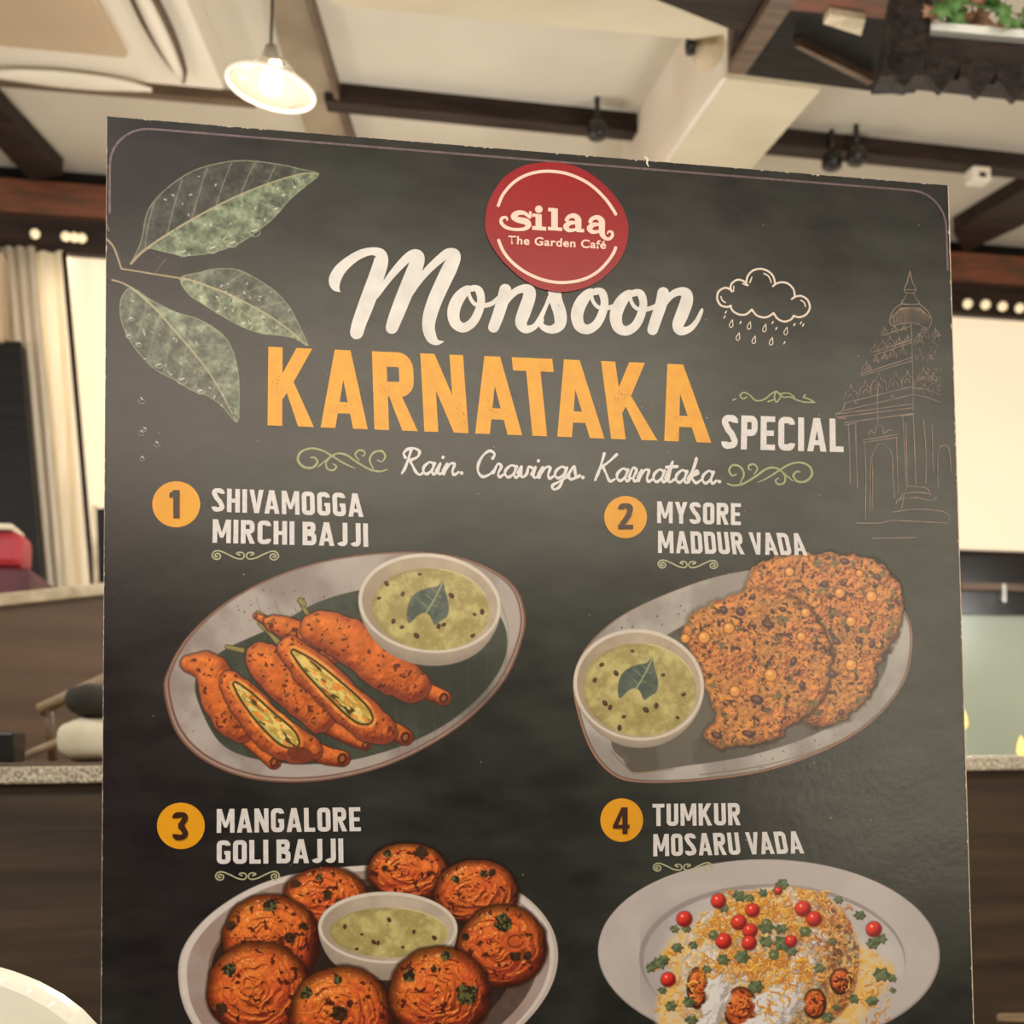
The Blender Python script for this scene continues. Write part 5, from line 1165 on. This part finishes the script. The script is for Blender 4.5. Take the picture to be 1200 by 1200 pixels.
def sev(n_, cx, cy, sx, sy, cols=((236, 176, 66), (222, 150, 52), (244, 196, 104), (204, 122, 40))):
    for _ in range(n_):
        x, y = cx+sx*max(-1.6, min(1.6, rs.normal())), cy+sy*max(-1.5, min(1.6, rs.normal())); a = rs.uniform(0, 3.14); l_ = rs.uniform(4, 11); b_ = rs.uniform(-4, 4)
        q = [(x, y), (x+l_*.5*math.cos(a)-b_*math.sin(a), y+l_*.5*math.sin(a)+b_*math.cos(a)), (x+l_*math.cos(a), y+l_*math.sin(a))]
        line(K, [(u+.6, v+.9) for u, v in q], 1.8, (136, 84, 36), hold=True, op=.35); line(K, q, rs.uniform(.9, 1.6), cols[rs.randint(4)], hold=True)
sev(340, 905, 1064, 36, 13); sev(150, 855, 1082, 22, 10); sev(280, 885, 1128, 38, 10); sev(110, 960, 1090, 20, 20, ((226, 160, 76), (206, 132, 60), (232, 176, 110), (170, 96, 44))); sev(80, 925, 1146, 20, 14); sev(26, 900, 1178, 8, 14)
sev(40, 795, 1160, 14, 30); sev(46, 1018, 1155, 15, 26); sev(20, 985, 1215, 16, 10); sev(14, 830, 1092, 10, 8)
def corm(x, y, s, seed):
    r = np.random.RandomState(seed); n_ = 12; P = []
    for i in range(n_): a = i/n_*6.283+r.uniform(-.1, .1); q = s*(1.05 if i % 2 == 0 else .72)*r.uniform(.8, 1.1); P.append((x+q*math.cos(a), y+q*.8*math.sin(a)))
    fill(K, [(a+.8, b_+1.2) for a, b_ in P], (70, 60, 44), closed=False); fill(K, P, (76, 88, 58), closed=False, c2=(104, 116, 80), vs=5, seed=seed)
    line(K, [(x-s*.5, y+s*.3), (x+s*.4, y-s*.4)], .8, (132, 140, 104), False)
for i, (x, y, s) in enumerate(((916, 1036, 9), (866, 1050, 9), (878, 1052, 6), (911, 1043, 7), (982, 1054, 6), (1007, 1072, 7.5), (1022, 1105, 9), (1032, 1100, 8), (1032, 1142, 11), (1045, 1146, 6), (1022, 1172, 8), (970, 1192, 8), (980, 1180, 5), (772, 1128, 10), (762, 1134, 7), (777, 1124, 8), (793, 1110, 7.5), (790, 1088, 6), (804, 1088, 6), (786, 1178, 8), (776, 1160, 5.5), (807, 1174, 9), (810, 1195, 8), (847, 1124, 8), (869, 1121, 11), (898, 1086, 10), (897, 1103, 9), (915, 1105, 11), (927, 1114, 8), (943, 1091, 8), (915, 1088, 8), (975, 1103, 6), (885, 1156, 11), (960, 1134, 7), (812, 1107, 6), (828, 1135, 6), (906, 1116, 6), (1000, 1170, 7), (848, 1064, 6), (894, 1046, 6), (835, 1095, 5), (1046, 1160, 4))): corm(x, y, s, 200+i)
for x, y, r in ((842, 1056, 8.5), (802, 1077, 9), (882, 1067, 8), (866, 1081, 8.8), (879, 1091, 8.5), (848, 1103, 9), (878, 1105, 8.5), (941, 1065, 9), (954, 1077, 8.8), (927, 1103, 7), (1024, 1089, 9), (783, 1148, 8.5), (912, 1044, 4.5)):
    sl = K.sub(x-r-3, y-r-3, x+r+3, y+r+3); X, Y = K.X[sl], K.Y[sl]; k = np.hypot(X-x, Y-y)/r; L = shade(np.sqrt(np.clip(1-k*k, 0, None))*r, K.step)
    K.over(sl, ss(1.22, 1.0, k)*.6, (84, 34, 24)); K.over(sl, ss(1.06, .94, k), lerp((126, 20, 18), (222, 54, 40), ss(0, .8, L))); K.over(sl, ss(.24, .1, np.hypot(X-x+r*.3, Y-y+r*.4)/r), (250, 170, 150))
for x, y in ((898, 1082), (836, 1096), (944, 1092), (907, 1120)): fill(K, ellp(x, y, 6, 5.5, 0, 12), (92, 100, 62)); fill(K, ellp(x-1.5, y-1.5, 2.4, 2, 0, 8), (138, 144, 100))
K.build('dish_picture', .00012, 'printed round white plate of vada in curd with red and green toppings')

# ---- wet leaves, upper left
def pleaf(K, mid, outline, veins, cA, cB, seed, flip=1, oA=.9):
    P = cat(outline, True, 6); mp_ = cat(mid, False, 6); sl = K.sub(*bbox(P, 6)); X, Y = K.X[sl], K.Y[sl]
    d = sd_poly(X, Y, P)+(fbm(X, Y, 5, 2, seed)-.5)*2; m3 = np.column_stack([mp_, np.full(len(mp_), .1)]); dm, rr, tp, side = sd_path(X, Y, m3)
    up_ = ss(-1.5, 1.5, -side*flip); c_ = lerp(cB, cA, up_); n_ = fbm(X, Y, 14, 4, seed+1)
    c_ = c_*(1+.9*(n_-.5)+.7*(fbm(X, Y, 4, 3, seed+2)-.5))[..., None]
    # gentle relief between the veins
    ph = np.sin((tp*veins-np.abs(side)*.030)*2*math.pi); c_ = c_*(1+.08*ph)[..., None]
    K.over(sl, ss(.8, -.8, d)*(1-(1-oA)*up_), c_)
    K.over(sl, ss(.965, 1.0, ph)*ss(-1, -3, d)*.55, (142, 146, 118), True)
    line(K, [(x, y) for x, y in cat(outline, True, 3)], 1.3, (140, 146, 118), False, op=.75)
    line(K, [(x, y, 2.6-1.5*i/len(mp_)) for i, (x, y) in enumerate(mp_)], 2.4, (164, 152, 118), False)
    rs = np.random.RandomState(seed)
    for _ in range(34):
        i = rs.randint(len(P)); c0_ = P.mean(0); q = P[i]+(c0_-P[i])*rs.rand()*.8; a = rs.uniform(0, 3)
        col = (196, 198, 182) if rs.rand() < .6 else (40, 44, 34)
        line(K, [(q[0], q[1]), (q[0]+2.2*math.cos(a), q[1]+2.2*math.sin(a))], rs.uniform(.8, 1.8), col, False, True, .8)
K = Canvas(124, 178, 382, 552)
cL = crop(120, 170, 3.53)
pleaf(K, cL([(120, 490), (180, 430), (300, 350), (430, 275), (560, 210), (700, 155), (830, 118), (895, 120)]), cL([(120, 490), (160, 400), (180, 295), (215, 230), (290, 160), (380, 105), (480, 76), (590, 64), (730, 80), (820, 100), (895, 120), (840, 170), (770, 230), (720, 290), (650, 350), (560, 410), (450, 446), (340, 458), (250, 440), (180, 430)]), 9, (56, 56, 48), (104, 112, 88), 301, 1, 1)
pleaf(K, cL([(320, 552), (370, 560), (480, 600), (570, 640), (680, 700), (780, 770), (850, 830)]), cL([(320, 552), (400, 528), (470, 512), (560, 516), (640, 555), (720, 610), (780, 680), (820, 760), (850, 830), (800, 802), (740, 788), (660, 780), (580, 752), (500, 710), (420, 660), (360, 620)]), 7, (86, 88, 74), (112, 118, 92), 311, 1, 1)
pleaf(K, cL([(120, 590), (180, 640), (240, 700), (300, 770), (370, 850), (440, 940), (500, 1040), (555, 1145)]), cL([(120, 590), (80, 630), (74, 700), (98, 780), (150, 860), (220, 930), (300, 972), (370, 1015), (440, 1040), (500, 1085), (558, 1148), (566, 1040), (560, 930), (530, 830), (480, 770), (400, 722), (300, 690), (200, 640)]), 8, (88, 90, 76), (104, 110, 90), 321, -1, 1)
line(K, cL([(0, 375), (45, 420), (78, 510)]), 2.4, (152, 134, 104)); line(K, cL([(80, 512), (130, 520), (220, 535), (330, 552)]), 2.2, (150, 134, 104)); line(K, cL([(40, 558), (80, 570), (120, 590)]), 2.2, (156, 140, 110))
line(K, cL([(118, 490), (150, 455), (182, 430)]), 3.2, (150, 134, 106)); line(K, cL([(12, 180), (12, 300), (28, 355)]), 1.6, (120, 100, 88)); line(K, cL([(215, 535), (240, 500), (265, 470)]), 1.2, (110, 104, 88))
for x, y, r in ((630, 362, 22), (455, 432, 22), (335, 448, 20), (540, 410, 18), (720, 268, 14), (750, 208, 7), (795, 175, 5), (330, 975, 20), (235, 912, 14), (150, 825, 12), (405, 1020, 14), (585, 742, 14), (120, 720, 10), (110, 790, 12), (480, 690, 10)):
    (a, b_), = cL([(x, y)]); r /= 3.53
    line(K, [(a+r*math.cos(q), b_+r*.75*math.sin(q)) for q in np.linspace(-.3, 4.2, 10)], .9, (152, 152, 136)); line(K, [(a-r*.5, b_-r*.2), (a+r*.4, b_-r*.5)], 1.3, (206, 206, 190), False)
for x, y, r in ((166, 469, 4), (166, 507, 3.5), (184, 520, 3.5), (167, 537, 3), (170, 503, 2.5)):
    line(K, [(x+r*math.cos(q), y+r*math.sin(q)) for q in np.linspace(.2, 3.6, 8)], .9, (136, 126, 116)); line(K, [(x-1, y-r*.7), (x+1, y-r*.2)], 1.4, (196, 190, 182), False)
K.build('leaf_picture', .00012, 'printed wet green leaves on a thin twig')
# printed dust specks in the slate
ik = Ink(); rs = np.random.RandomState(21)
for _ in range(60):
    x, y = rs.uniform(140, 1105), rs.uniform(230, 1190); ik.disc(x, y, rs.uniform(.4, .9), n=6)
o = ik.build('dust_speck', print_mat('dust_speck_print', (150, 142, 130)), .00009); o['kind'] = 'stuff'

# ---- what the board stands on: a table with a wooden foot, below the frame
tb = thing('dining_table', 'brown dining table that the menu board stands on', 'table', (base[0], base[1]+.05, 0))
box('tabletop', (base[0]-.26, base[1]-.42, ZTAB-.03), (base[0]+.45, base[1]+.42, ZTAB), M['brown_wood'], tb, .004)
for sx in (-1, 1):
    for sy in (-1, 1): box('leg', (base[0]+.095+sx*.31-.025, base[1]+sy*.35-.025, 0), (base[0]+.095+sx*.31+.025, base[1]+sy*.35+.025, ZTAB-.03), M['dark_wood'], tb, .003)
for sx in (-1, 1):
    q = Bl(BW/2+sx*.2, BH, -.003)
    box('board_foot', (q[0]-.02, q[1]-.10, ZTAB), (q[0]+.02, q[1]-.004+.0, ZTAB+.03), M['dark_wood'], mb, .002)
    box('board_foot', (q[0]-.02, q[1]+.007, ZTAB), (q[0]+.02, q[1]+.10, ZTAB+.03), M['dark_wood'], mb, .002)
    box('board_foot', (q[0]-.02, q[1]-.10, ZTAB), (q[0]+.02, q[1]+.10, ZTAB+.011), M['dark_wood'], mb)
